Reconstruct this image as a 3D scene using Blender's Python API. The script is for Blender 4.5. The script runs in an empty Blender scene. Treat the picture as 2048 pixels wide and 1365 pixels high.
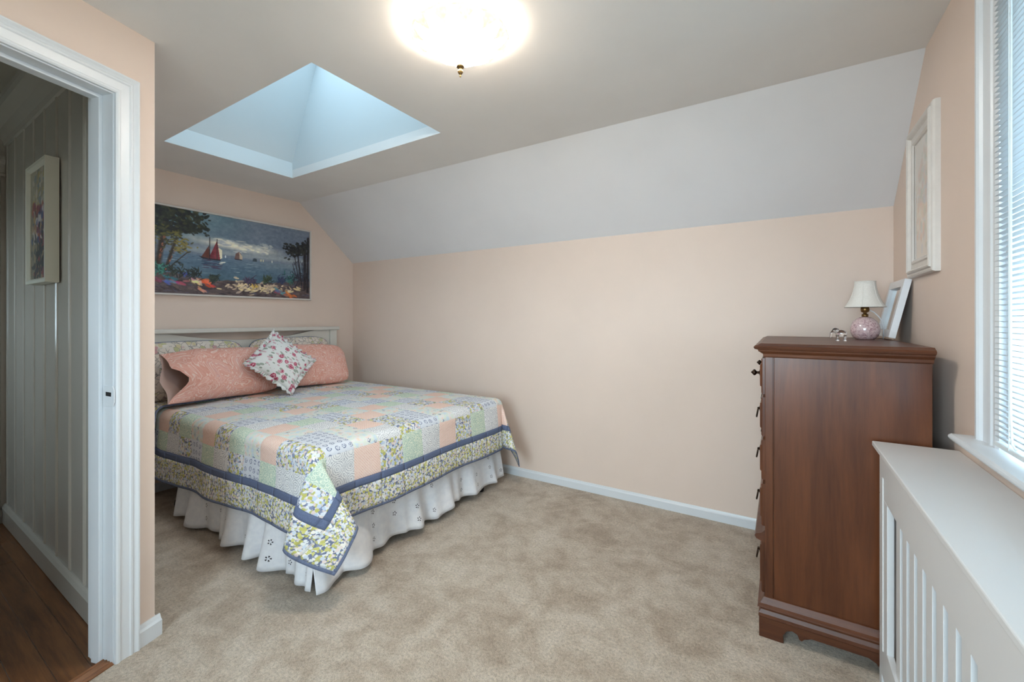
import bpy, math, random
import numpy as np
from mathutils import Vector, Matrix, noise as mnoise
R = math.radians
random.seed(7)
S = bpy.context.scene
COL = S.collection

# ------------------------------------------------------------------ camera
FPX, CAM_H, YAW, HORIZON = 858.0, 1.214, 32.2, 638.0
cd = bpy.data.cameras.new('camera'); cam = bpy.data.objects.new('camera', cd); COL.objects.link(cam)
cd.sensor_width = 36.0; cd.lens = 36.0 * FPX / 2048.0
cd.shift_y = -(1365 / 2 - HORIZON) / 2048.0
cd.clip_start = 0.02
cam.location = (0, 0, CAM_H); cam.rotation_euler = (R(90), 0, R(YAW))
S.camera = cam

# ------------------------------------------------------------------ colour management
S.view_settings.view_transform = 'Standard'; S.view_settings.look = 'None'
S.view_settings.gamma = 1.0; S.view_settings.use_curve_mapping = False
S.view_settings.exposure = 2.02
S.cycles.use_denoising = True
S.cycles.use_adaptive_sampling = True; S.cycles.adaptive_threshold = 0.03
S.cycles.max_bounces = 7; S.cycles.diffuse_bounces = 4; S.cycles.transparent_max_bounces = 16
S.cycles.sample_clamp_indirect = 8.0
S.cycles.caustics_reflective = False; S.cycles.caustics_refractive = False

# ------------------------------------------------------------------ sky
SKY_COL, SKY_STRENGTH = (0.66, 0.82, 0.94), 4.6
w = bpy.data.worlds.new('sky'); S.world = w; w.use_nodes = True
w.node_tree.nodes['Background'].inputs['Color'].default_value = (*SKY_COL, 1)
w.node_tree.nodes['Background'].inputs['Strength'].default_value = SKY_STRENGTH
LAMP_STRENGTH = 15.0
LAMP_COL = (1.0, 0.91, 0.78)

def portal(name, loc, rot, sx, sy):
    l = bpy.data.lights.new(name, 'AREA'); l.shape = 'RECTANGLE'; l.size = sx; l.size_y = sy
    l.cycles.is_portal = True
    o = bpy.data.objects.new(name, l); o.location = loc; o.rotation_euler = rot; COL.objects.link(o)
    return o
# daylight openings: right window, skylight, added rear and hall windows (portals only guide the sky's own light)
portal('window_daylight', (0.66, 1.13, 1.50), (0, R(90), 0), 1.2, 0.9)
portal('skylight_daylight', (-2.30, 1.45, 3.12), (0, 0, 0), 1.0, 0.78)
portal('rear_fill_daylight', (-0.45, -1.66, 1.40), (R(90), 0, 0), 1.5, 1.4)
portal('hall_fill_daylight', (-3.46, -0.90, 1.42), (R(90), 0, 0), 0.34, 0.9)

# ------------------------------------------------------------------ helpers
def lin(c):
    return tuple(((v / 255.0) / 12.92 if v / 255.0 <= 0.04045 else ((v / 255.0 + 0.055) / 1.055) ** 2.4) for v in c)

def tag(o, label=None, cat=None, group=None, kind=None):
    if label: o['label'] = label
    if cat: o['category'] = cat
    if group: o['group'] = group
    if kind: o['kind'] = kind
    return o

def empty(name, loc=(0, 0, 0), label=None, cat=None, group=None, kind=None):
    o = bpy.data.objects.new(name, None); o.location = loc; o.empty_display_size = 0.1
    COL.objects.link(o); return tag(o, label, cat, group, kind)

def adopt(o, parent):
    if parent is not None:
        o.parent = parent
        if parent.type == 'EMPTY':
            o.matrix_parent_inverse = Matrix.Translation(-Vector(parent.location))

class G:
    """collects geometry in world coordinates, builds ONE mesh object"""
    def __init__(s, f=None): s.v = []; s.f = []; s.uv = {}; s.f3 = f; s.mi = []
    def add(s, vs, fs, uvs=None):
        b = len(s.v)
        if s.f3: vs = [s.f3(*p) for p in vs]
        s.v += [tuple(p) for p in vs]
        for k, f in enumerate(fs):
            s.f.append(tuple(i + b for i in f))
        if uvs is not None:
            for i, u in enumerate(uvs): s.uv[b + i] = u
        return s
    def box(s, x0, x1, y0, y1, z0, z1):
        x0, x1 = min(x0, x1), max(x0, x1); y0, y1 = min(y0, y1), max(y0, y1); z0, z1 = min(z0, z1), max(z0, z1)
        return s.add([(x0,y0,z0),(x1,y0,z0),(x1,y1,z0),(x0,y1,z0),(x0,y0,z1),(x1,y0,z1),(x1,y1,z1),(x0,y1,z1)],
                     [(0,3,2,1),(4,5,6,7),(0,1,5,4),(1,2,6,5),(2,3,7,6),(3,0,4,7)])
    def prism(s, poly, fn, a, b):
        n = len(poly)
        vs = [fn(p[0], p[1], a) for p in poly] + [fn(p[0], p[1], b) for p in poly]
        fs = [tuple(range(n))[::-1], tuple(range(n, 2 * n))] + [(i, (i + 1) % n, n + (i + 1) % n, n + i) for i in range(n)]
        return s.add(vs, fs)
    def lathe(s, prof, c=(0, 0, 0), n=24, mod=None, cap=True):
        vs = []; fs = []
        for j, (r, z) in enumerate(prof):
            for i in range(n):
                t = 2 * math.pi * i / n
                rr = r * (mod(t, j) if mod else 1)
                vs.append((c[0] + rr * math.cos(t), c[1] + rr * math.sin(t), c[2] + z))
        m = len(prof)
        for j in range(m - 1):
            for i in range(n):
                fs.append((j * n + i, j * n + (i + 1) % n, (j + 1) * n + (i + 1) % n, (j + 1) * n + i))
        if cap:
            fs.append(tuple(range(n))[::-1]); fs.append(tuple(range((m - 1) * n, m * n)))
        return s.add(vs, fs)
    def tube(s, pts, r, n=8):
        pts = [Vector(p) for p in pts]; vs = []; fs = []; m = len(pts)
        up = None
        for k, p in enumerate(pts):
            d = (pts[min(k + 1, m - 1)] - pts[max(k - 1, 0)]).normalized()
            if up is None: up = Vector((0, 0, 1)) if abs(d.z) < 0.9 else Vector((1, 0, 0))
            a = d.cross(up).normalized(); b = a.cross(d).normalized(); up = b
            rr = r[k] if isinstance(r, (list, tuple)) else r
            for i in range(n):
                t = 2 * math.pi * i / n
                vs.append(p + (a * math.cos(t) + b * math.sin(t)) * rr)
        for k in range(m - 1):
            for i in range(n):
                fs.append((k * n + i, k * n + (i + 1) % n, (k + 1) * n + (i + 1) % n, (k + 1) * n + i))
        fs.append(tuple(range(n))[::-1]); fs.append(tuple(range((m - 1) * n, m * n)))
        return s.add(vs, fs)
    def ball(s, c, r, n=16, m=10):
        if not isinstance(r, (tuple, list)): r = (r, r, r)
        vs = []; fs = []
        for j in range(m + 1):
            ph = math.pi * j / m
            for i in range(n):
                t = 2 * math.pi * i / n
                vs.append((c[0] + r[0] * math.sin(ph) * math.cos(t), c[1] + r[1] * math.sin(ph) * math.sin(t), c[2] - r[2] * math.cos(ph)))
        for j in range(m):
            for i in range(n):
                fs.append((j * n + i, j * n + (i + 1) % n, (j + 1) * n + (i + 1) % n, (j + 1) * n + i))
        return s.add(vs, fs)
    def grid(s, P, UV=None, closed_u=False):
        """P[j][i] points"""
        m = len(P); n = len(P[0]); vs = [p for row in P for p in row]
        fs = []
        for j in range(m - 1):
            for i in range(n if closed_u else n - 1):
                fs.append((j * n + i, j * n + (i + 1) % n, (j + 1) * n + (i + 1) % n, (j + 1) * n + i))
        return s.add(vs, fs, [u for row in UV for u in row] if UV else None)
    def loft_frame(s, prof, rect, fn, closed=True):
        """prof: (d outwards from the sight edge, height); rect a0,a1,b0,b1; fn(a,b,h)->xyz; open = three-sided (no bottom)"""
        a0, a1, b0, b1 = rect; P = []
        for d, h in prof:
            if closed: row = [fn(a0 - d, b0 - d, h), fn(a1 + d, b0 - d, h), fn(a1 + d, b1 + d, h), fn(a0 - d, b1 + d, h)]
            else: row = [fn(a1 + d, b0, h), fn(a1 + d, b1 + d, h), fn(a0 - d, b1 + d, h), fn(a0 - d, b0, h)]
            P.append(row)
        return s.grid(P, closed_u=closed)
    def obj(s, name, mat, parent=None, smooth=False, bevel=0, kind=None, solid=0, sub=0, shared=False):
        me = bpy.data.meshes.new(name)
        me.from_pydata(s.v, [], s.f)
        if s.uv:
            ul = me.uv_layers.new(name='UVMap')
            li = np.empty(len(me.loops), dtype=np.int32); me.loops.foreach_get('vertex_index', li)
            arr = np.zeros((len(s.v), 2), dtype=np.float32)
            for k, u in s.uv.items(): arr[k] = u
            ul.data.foreach_set('uv', arr[li].ravel())
        me.validate(); me.update()
        import bmesh
        if not s.uv:
            bm = bmesh.new(); bm.from_mesh(me); bmesh.ops.recalc_face_normals(bm, faces=bm.faces); bm.to_mesh(me); bm.free()
        o = bpy.data.objects.new(name, me); COL.objects.link(o)
        if mat is not None: me.materials.append(mat)
        if smooth:
            me.polygons.foreach_set('use_smooth', [True] * len(me.polygons))
        adopt(o, parent)
        if solid:
            md = o.modifiers.new('thickness', 'SOLIDIFY'); md.thickness = solid; md.offset = -1
        if bevel:
            md = o.modifiers.new('edge', 'BEVEL'); md.width = bevel; md.segments = 2; md.limit_method = 'ANGLE'; md.angle_limit = R(35)
        if sub:
            md = o.modifiers.new('smooth', 'SUBSURF'); md.levels = sub; md.render_levels = sub
        if kind: o['kind'] = kind
        return o

def XY(a, b, h): return (a, b, h)          # prism in plan, extruded in z
def XZ(a, b, h): return (a, h, b)          # profile in x,z extruded along y
def YZ(a, b, h): return (h, a, b)          # profile in y,z extruded along x

# ------------------------------------------------------------------ materials
class NT:
    def __init__(s, name):
        s.m = bpy.data.materials.new(name); s.m.use_nodes = True
        s.t = s.m.node_tree; s.p = s.t.nodes['Principled BSDF']; s.out = s.t.nodes['Material Output']
    def n(s, typ, ins=None, **props):
        nd = s.t.nodes.new('ShaderNode' + typ)
        for k, v in props.items(): setattr(nd, k, v)
        for k, v in (ins or {}).items(): s.set(nd.inputs[k], v)
        return nd
    def set(s, sock, v):
        if isinstance(v, bpy.types.NodeSocket): s.t.links.new(v, sock)
        elif isinstance(v, bpy.types.Node): s.t.links.new(v.outputs[0], sock)
        else:
            if sock.type == 'RGBA' and len(v) == 3: v = (*v, 1)
            sock.default_value = v
    def math(s, op, a, b=None, c=None):
        nd = s.t.nodes.new('ShaderNodeMath'); nd.operation = op
        s.set(nd.inputs[0], a)
        if b is not None: s.set(nd.inputs[1], b)
        if c is not None: s.set(nd.inputs[2], c)
        return nd.outputs[0]
    def mix(s, f, a, b, blend='MIX'):
        nd = s.t.nodes.new('ShaderNodeMix'); nd.data_type = 'RGBA'; nd.blend_type = blend
        s.set(nd.inputs['Factor'], f); s.set(nd.inputs['A'], a); s.set(nd.inputs['B'], b)
        return nd.outputs['Result']
    def ramp(s, f, stops, interp='LINEAR'):
        nd = s.t.nodes.new('ShaderNodeValToRGB'); cr = nd.color_ramp; cr.interpolation = interp
        while len(cr.elements) > 1: cr.elements.remove(cr.elements[-1])
        cr.elements[0].position = stops[0][0]; cr.elements[0].color = (*stops[0][1], 1)
        for p, c in stops[1:]:
            e = cr.elements.new(p); e.color = (*c, 1)
        s.set(nd.inputs[0], f); return nd.outputs[0]
    def coord(s, kind='Object', scale=(1, 1, 1), loc=(0, 0, 0), rot=(0, 0, 0)):
        tc = s.t.nodes.new('ShaderNodeTexCoord')
        mp = s.n('Mapping', {'Vector': tc.outputs[kind], 'Scale': scale, 'Location': loc, 'Rotation': rot})
        return mp.outputs[0]
    def noise(s, vec, scale, detail=3, rough=0.55, dist=0.0):
        nd = s.n('TexNoise', {'Vector': vec, 'Scale': scale, 'Detail': detail, 'Roughness': rough, 'Distortion': dist}); return nd
    def voro(s, vec, scale, rand=1.0, feature='F1', smooth=None):
        nd = s.t.nodes.new('ShaderNodeTexVoronoi'); nd.feature = feature
        s.set(nd.inputs['Vector'], vec); s.set(nd.inputs['Scale'], scale); s.set(nd.inputs['Randomness'], rand)
        return nd
    def bump(s, h, strength=0.3, dist=0.002, normal=None):
        nd = s.n('Bump', {'Height': h, 'Strength': strength, 'Distance': dist})
        if normal is not None: s.set(nd.inputs['Normal'], normal)
        s.t.links.new(nd.outputs[0], s.p.inputs['Normal']); return nd.outputs[0]
    def done(s, col=None, rough=0.6, **kw):
        if col is not None: s.set(s.p.inputs['Base Color'], col)
        s.set(s.p.inputs['Roughness'], rough)
        for k, v in kw.items(): s.set(s.p.inputs[k.replace('_', ' ')], v)
        return s.m

def paint(name, rgb, rough=0.55, var=0.04, bump=0.05, scale=3.0, **kw):
    t = NT(name); v = t.coord()
    c = lin(rgb); n = t.noise(v, scale, 4)
    col = t.ramp(n.outputs[0], [(0.3, tuple(x * (1 - var) for x in c)), (0.7, tuple(min(1, x * (1 + var)) for x in c))])
    if bump: t.bump(t.noise(v, 220, 3).outputs[0], bump, 0.001)
    return t.done(col, rough, **kw)

def wood(name, dark, light, axis='Z', rough=0.35, scale=1.0, fig=0.5, **kw):
    t = NT(name)
    st = {'X': (1.2, 14, 14), 'Y': (14, 1.2, 14), 'Z': (14, 14, 1.2)}[axis]
    v = t.coord('Object', tuple(x * scale for x in st))
    n1 = t.noise(v, 1.6, 5, 0.6, 0.8); n2 = t.noise(v, 9.0, 4, 0.6)
    big = t.noise(t.coord('Object', tuple(x * 0.25 for x in st)), 1.5, 3, 0.5, 1.0)
    f = t.math('ADD', t.math('MULTIPLY', n1.outputs[0], 0.5), t.math('ADD', t.math('MULTIPLY', n2.outputs[0], 0.2), t.math('MULTIPLY', big.outputs[0], 0.3)))
    col = t.ramp(f, [(0.36, lin(dark)), (0.64, lin(light))])
    t.bump(n2.outputs[0], 0.06, 0.001)
    return t.done(col, rough, **kw)

M = {}
M['wall'] = paint('peach_wall_paint', (231, 211, 197), 0.6, 0.02, 0.08)
M['wall_alcove'] = M['wall']
M['ceil'] = paint('flat_ceiling_paint', (234, 233, 232), 0.75, 0.02, 0.10)
M['slope'] = paint('pale_slope_paint', (234, 234, 237), 0.7, 0.015, 0.08)
M['trim'] = paint('white_trim_paint', (222, 226, 230), 0.35, 0.02, 0.04)
M['shaft'] = paint('shaft_paint', (214, 220, 222), 0.7, 0.01, 0.05)
M['board'] = paint('grey_white_gloss_panel_paint', (190, 184, 174), 0.17, 0.03, 0.02)
M['cover'] = paint('white_cover_paint', (226, 227, 228), 0.38, 0.01, 0.02)
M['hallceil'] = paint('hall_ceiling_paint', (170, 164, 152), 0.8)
M['headboard'] = paint('white_bed_paint', (220, 216, 208), 0.4, 0.02, 0.02)
M['white_frame'] = paint('white_frame_paint', (232, 233, 236), 0.35, 0.02, 0.02)
M['cream_frame'] = paint('cream_frame_paint', (232, 230, 214), 0.4, 0.03, 0.05)
M['silver_frame'] = paint('off_white_distressed_frame', (222, 216, 210), 0.38, 0.05, 0.08, 18)
M['dark'] = paint('dark_metal', (24, 20, 20), 0.5)
M['boxspring'] = paint('grey_box_spring_cloth', (110, 106, 102), 0.9, 0.05, 0.1)
M['matt'] = paint('mattress_cloth', (220, 218, 214), 0.9)
M['grass'] = paint('pale_gravel_yard', (132, 128, 118), 0.9, 0.2, 0.2, 0.5)
M['teal'] = paint('teal_backdrop_boards', (46, 82, 92), 0.7, 0.04, 0.1)
M['blind'] = paint('white_blind_slat', (228, 234, 236), 0.4, 0.01, 0)

def m_carpet():
    t = NT('beige_carpet'); v = t.coord()
    big = t.noise(v, 4.0, 6, 0.65, 0.6); mid = t.noise(v, 14, 4, 0.6); fine = t.noise(v, 260, 3, 0.7); vf = t.noise(v, 95, 3, 0.6)
    f = t.math('ADD', t.math('MULTIPLY', big.outputs[0], 0.62), t.math('MULTIPLY', mid.outputs[0], 0.38))
    c1 = t.ramp(f, [(0.38, lin((172, 153, 133))), (0.47, lin((191, 174, 155))), (0.53, lin((202, 187, 169))), (0.62, lin((212, 198, 182)))])
    ff = t.math('ADD', t.math('MULTIPLY', fine.outputs[0], 0.5), t.math('MULTIPLY', vf.outputs[0], 0.5))
    sp = t.ramp(ff, [(0.36, (0.55, 0.52, 0.48)), (0.50, (0.95, 0.95, 0.95)), (0.63, (1.25, 1.24, 1.22))])
    col = t.mix(0.85, c1, sp, 'MULTIPLY')
    t.bump(ff, 0.9, 0.008)
    return t.done(col, 0.95, Sheen_Weight=0.25)
M['carpet'] = m_carpet()
M['oak'] = wood('dark_oak_floor', (78, 46, 26), (144, 96, 58), 'X', 0.32, 1.0)
M['oak2'] = wood('warm_oak_strip', (96, 58, 34), (158, 106, 66), 'Y', 0.35, 1.0)
M['dresser'] = wood('red_brown_dresser_wood', (66, 32, 17), (112, 64, 36), 'Z', 0.30, 0.7)
M['dresser_h'] = wood('red_brown_dresser_moulding', (66, 33, 19), (108, 63, 38), 'X', 0.38, 0.8)

def metal(name, rgb, rough=0.35):
    t = NT(name); v = t.coord()
    n = t.noise(v, 60, 3); c = lin(rgb)
    return t.done(t.ramp(n.outputs[0], [(0.35, tuple(x * 0.7 for x in c)), (0.65, c)]), rough, Metallic=1.0)
M['brass'] = metal('aged_brass', (150, 118, 74))
M['bronze'] = metal('dark_bronze', (74, 60, 50), 0.4)
M['steel'] = metal('painted_steel', (150, 150, 150), 0.4)

def m_glass(name, tint=(1, 1, 1), ior=1.45):
    t = NT(name)
    tr = t.n('BsdfTransparent', {'Color': tint}); gl = t.n('BsdfGlossy', {'Color': (1, 1, 1), 'Roughness': 0.02})
    fr = t.n('Fresnel', {'IOR': ior})
    geo = t.n('NewGeometry')
    fac = t.math('MULTIPLY', fr.outputs[0], t.math('SUBTRACT', 1.0, geo.outputs['Backfacing']))
    mx = t.n('MixShader', {0: fac, 1: tr.outputs[0], 2: gl.outputs[0]})
    t.t.links.new(mx.outputs[0], t.out.inputs['Surface']); return t.m
M['pane'] = m_glass('window_glass', (0.97, 0.99, 0.99))
M['pane_dimmed'] = m_glass('dimmed_window_glass', (0.70, 0.74, 0.76))  # tint added to dim the daylight and view through the right window
M['dimmed_skylight'] = m_glass('dimmed_skylight_glass', (0.445, 0.475, 0.485))  # dark tint added to lower the daylight in the shaft
M['picglass'] = m_glass('picture_glass', (1, 1, 1), 1.3)
def m_mirror():
    t = NT('mirror_glass'); n = t.noise(t.coord(), 2.0)
    return t.done(t.ramp(n.outputs[0], [(0.3, (0.80, 0.87, 0.90)), (0.7, (0.86, 0.92, 0.94))]), 0.04, Metallic=1.0)
M['mirror'] = m_mirror()
def m_crystal():
    t = NT('clear_crystal'); n = t.noise(t.coord(), 40)
    return t.done(t.ramp(n.outputs[0], [(0.4, (0.96, 0.93, 0.93)), (0.6, (1, 1, 1))]), 0.02, Transmission_Weight=1.0, IOR=1.5)
M['crystal'] = m_crystal()
def m_shade_glass():
    t = NT('lit_frosted_glass'); v = t.coord('Generated')
    n = t.noise(v, 7.0, 3)
    col = t.ramp(n.outputs[0], [(0.35, LAMP_COL), (0.65, (1, 0.95, 0.86))])
    t.set(t.p.inputs['Emission Color'], col); t.set(t.p.inputs['Emission Strength'], LAMP_STRENGTH)
    return t.done((0.9, 0.86, 0.8), 0.3)
M['lit'] = m_shade_glass()
def m_rimglass(name, st):
    t = NT(name); v = t.coord()
    n = t.noise(v, 90, 2)
    col = t.ramp(n.outputs[0], [(0.4, (0.80, 0.64, 0.46)), (0.6, (1.0, 0.92, 0.8))])
    t.set(t.p.inputs['Emission Color'], col); t.set(t.p.inputs['Emission Strength'], st)
    return t.done((0.8, 0.7, 0.6), 0.25)
M['rim'] = m_rimglass('pressed_glass_petal', 0.23); M['rimlit'] = m_rimglass('pressed_glass_rim', 0.8)
def m_pinkglass():
    t = NT('pink_crackle_glass'); v = t.coord()
    nz = t.noise(v, 50, 3)
    vo = t.voro(t.mix(0.04, v, nz.outputs['Color']), 62, 1.0, 'DISTANCE_TO_EDGE')
    line = t.ramp(vo.outputs[0], [(0.0, lin((150, 108, 116))), (0.09, lin((216, 188, 190)))])
    col = t.mix(t.ramp(nz.outputs[0], [(0.45, (0, 0, 0)), (0.7, (0.7, 0.7, 0.7))]), line, lin((226, 204, 204)))
    return t.done(col, 0.08, Coat_Weight=0.6)
M['pink'] = m_pinkglass()
def m_shadecloth():
    t = NT('off_white_lampshade_cloth'); v = t.coord()
    n = t.noise(v, 300, 2)
    t.bump(n.outputs[0], 0.1, 0.001)
    return t.done(t.ramp(n.outputs[0], [(0.3, lin((226, 221, 213))), (0.7, lin((238, 234, 228)))]), 0.8, Subsurface_Weight=0.0)
M['shade'] = m_shadecloth()

# fabrics (UV in metres)
def uvt(name):
    t = NT(name); return t, t.coord('UV')
def quilting(t, v, amt=0.35):
    wv = t.voro(v, 70, 0.9); nn = t.noise(v, 500, 2)
    h = t.math('ADD', t.math('MULTIPLY', wv.outputs['Distance'], -1.0), t.math('MULTIPLY', nn.outputs[0], 0.25))
    t.bump(h, amt, 0.003)
def f_gingham():
    t, v = uvt('peach_gingham')
    b = t.n('TexBrick', {'Vector': v, 'Color1': lin((228, 182, 164)), 'Color2': lin((236, 194, 176)), 'Mortar': lin((246, 232, 222)), 'Scale': 1.0, 'Mortar Size': 0.0013, 'Brick Width': 0.012, 'Row Height': 0.0072, 'Mortar Smooth': 0.3})
    quilting(t, v); return t.done(b.outputs[0], 0.9)
def f_floral():
    t, v = uvt('yellow_blue_floral')
    d = t.noise(v, 60, 2); vv = t.mix(0.012, v, d.outputs['Color'], 'ADD')
    a = t.voro(vv, 60, 1.0); b = t.voro(vv, 108, 1.0)
    sa = t.n('SeparateColor', {0: a.outputs['Color']}); sb = t.n('SeparateColor', {0: b.outputs['Color']})
    ca = t.ramp(sa.outputs[0], [(0.0, lin((222, 226, 232))), (0.20, lin((196, 192, 108))), (0.40, lin((196, 210, 228))), (0.58, lin((236, 232, 226))), (0.72, lin((206, 204, 130))), (0.84, lin((226, 208, 204))), (0.93, lin((186, 200, 222)))], 'CONSTANT')
    cb = t.ramp(sb.outputs[1], [(0.0, lin((116, 126, 158))), (0.26, lin((230, 232, 236))), (0.55, lin((196, 194, 120))), (0.70, lin((136, 144, 172))), (0.82, lin((224, 208, 202)))], 'CONSTANT')
    m = t.ramp(a.outputs['Distance'], [(0.48, (0, 0, 0)), (0.54, (1, 1, 1))])
    quilting(t, v); return t.done(t.mix(m, ca, cb), 0.9)
def f_floral_dim():
    t, v = uvt('border_floral')
    d = t.noise(v, 60, 2); vv = t.mix(0.012, v, d.outputs['Color'], 'ADD')
    a = t.voro(vv, 72, 1.0); b = t.voro(vv, 124, 1.0)
    sa = t.n('SeparateColor', {0: a.outputs['Color']}); sb = t.n('SeparateColor', {0: b.outputs['Color']})
    ca = t.ramp(sa.outputs[0], [(0.0, lin((226, 228, 228))), (0.22, lin((200, 196, 112))), (0.42, lin((206, 214, 226))), (0.60, lin((240, 234, 224))), (0.76, lin((210, 206, 128))), (0.88, lin((230, 214, 208)))], 'CONSTANT')
    cb = t.ramp(sb.outputs[1], [(0.0, lin((112, 120, 146))), (0.30, lin((228, 230, 230))), (0.54, lin((192, 188, 118))), (0.72, lin((134, 140, 162))), (0.86, lin((226, 214, 206)))], 'CONSTANT')
    m = t.ramp(a.outputs['Distance'], [(0.47, (0, 0, 0)), (0.53, (1, 1, 1))])
    quilting(t, v); return t.done(t.mix(m, ca, cb), 0.9)
def f_green():
    t, v = uvt('mint_scroll')
    d = t.noise(v, 40, 2); vv = t.mix(0.010, v, d.outputs['Color'], 'ADD')
    a = t.voro(vv, 52, 0.8)
    rings = t.math('SINE', t.math('MULTIPLY', a.outputs['Distance'], 17.0))
    f = t.math('ADD', t.math('MULTIPLY', rings, 0.5), 0.5)
    col = t.ramp(f, [(0.30, lin((184, 206, 190))), (0.6, lin((208, 222, 206))), (0.85, lin((230, 236, 216)))])
    quilting(t, v); return t.done(col, 0.9)
def f_blue():
    t, v = uvt('pale_blue_with_navy_motif')
    d = t.noise(v, 70, 2); vv = t.mix(0.008, v, d.outputs['Color'], 'ADD')
    a = t.voro(vv, 26, 0.2)
    rings = t.math('SINE', t.math('MULTIPLY', a.outputs['Distance'], 30.0))
    ins = t.math('LESS_THAN', a.outputs['Distance'], 0.34)
    nn = t.noise(v, 120, 2)
    k = t.math('MULTIPLY', t.math('MULTIPLY', t.math('GREATER_THAN', rings, 0.05), ins), t.math('GREATER_THAN', nn.outputs[0], 0.43))
    col = t.mix(k, lin((217, 221, 229)), lin((104, 114, 144)))
    quilting(t, v); return t.done(col, 0.9)
def f_white():
    t, v = uvt('white_grey_medallion')
    a = t.voro(v, 15, 0.15)
    d = t.noise(v, 110, 2)
    rings = t.math('SINE', t.math('ADD', t.math('MULTIPLY', a.outputs['Distance'], 44.0), t.math('MULTIPLY', d.outputs[0], 7.0)))
    b = t.voro(v, 130, 1.0, 'DISTANCE_TO_EDGE')
    k = t.math('MULTIPLY', t.math('GREATER_THAN', rings, 0.66), t.math('LESS_THAN', b.outputs[0], 0.34))
    col = t.mix(k, lin((236, 236, 236)), lin((172, 174, 182)))
    quilting(t, v); return t.done(col, 0.9)
def f_pastel():
    t, v = uvt('pastel_with_navy_tufts')
    d = t.noise(v, 26, 3)
    base = t.ramp(d.outputs[0], [(0.36, lin((206, 220, 230))), (0.46, lin((222, 228, 212))), (0.54, lin((226, 228, 230))), (0.63, lin((238, 214, 196))), (0.72, lin((206, 216, 190)))])
    a = t.voro(v, 22, 0.8); st = t.noise(t.coord('UV', (1, 1, 1), rot=(0, 0, 0.7)), 150, 2)
    k = t.math('MULTIPLY', t.math('LESS_THAN', a.outputs['Distance'], 0.26), t.math('GREATER_THAN', st.outputs[0], 0.52))
    col = t.mix(k, base, lin((108, 118, 150)))
    quilting(t, v); return t.done(col, 0.9)
def f_navy(name='slate_blue_band', c=(98, 110, 140)):
    t, v = uvt(name); n = t.noise(v, 260, 2); quilting(t, v, 0.25)
    cc = lin(c)
    return t.done(t.ramp(n.outputs[0], [(0.3, tuple(x * 0.82 for x in cc)), (0.7, tuple(x * 1.12 for x in cc))]), 0.9)
FAB = {0: f_gingham(), 1: f_floral(), 2: f_green(), 3: f_blue(), 4: f_white(), 5: f_pastel()}
M['border'] = f_floral_dim(); M['band'] = f_navy(); M['binding'] = f_navy('slate_blue_binding', (104, 114, 140))

def f_sham():
    t, v = uvt('olive_pink_floral_on_beige')
    d = t.noise(v, 22, 3); vv = t.mix(0.03, v, d.outputs['Color'], 'ADD')
    a = t.voro(vv, 30, 1.0); e = t.voro(vv, 30, 1.0, 'DISTANCE_TO_EDGE')
    sa = t.n('SeparateColor', {0: a.outputs['Color']})
    c = t.ramp(sa.outputs[0], [(0.0, lin((228, 216, 204))), (0.35, lin((196, 194, 146))), (0.52, lin((232, 222, 212))), (0.74, lin((206, 160, 160))), (0.84, lin((214, 200, 160))), (0.93, lin((170, 150, 150)))], 'CONSTANT')
    c = t.mix(t.ramp(a.outputs['Distance'], [(0.42, (0, 0, 0)), (0.62, (1, 1, 1))]), c, lin((226, 216, 204)))
    ln = t.ramp(e.outputs[0], [(0.0, (1, 1, 1)), (0.07, (0, 0, 0))])
    nz = t.noise(v, 14, 2)
    k = t.math('MULTIPLY', ln, t.math('GREATER_THAN', nz.outputs[0], 0.43))
    t.bump(t.noise(v, 400, 2).outputs[0], 0.15, 0.001)
    return t.done(t.mix(k, c, lin((124, 116, 116))), 0.9)
M['sham'] = f_sham()
def f_paisley():
    t, v = uvt('peach_paisley')
    d = t.noise(v, 7, 2, 0.5, 1.6)
    s = t.math('SINE', t.math('MULTIPLY', d.outputs[0], 70.0))
    k = t.ramp(s, [(0.62, (0, 0, 0)), (0.95, (1, 1, 1))])
    d2 = t.noise(v, 60, 3)
    base = t.ramp(t.math('ADD', t.math('MULTIPLY', d.outputs[0], 0.5), t.math('MULTIPLY', d2.outputs[0], 0.5)), [(0.38, lin((226, 160, 142))), (0.56, lin((236, 178, 162))), (0.68, lin((224, 172, 166)))])
    t.bump(t.noise(v, 400, 2).outputs[0], 0.15, 0.001)
    return t.done(t.mix(t.math('MULTIPLY', k, 0.8), base, lin((246, 220, 208))), 0.9)
M['paisley'] = f_paisley()
M['lining'] = paint('peach_case_lining', (216, 184, 172), 0.9, 0.03, 0.1)
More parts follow.
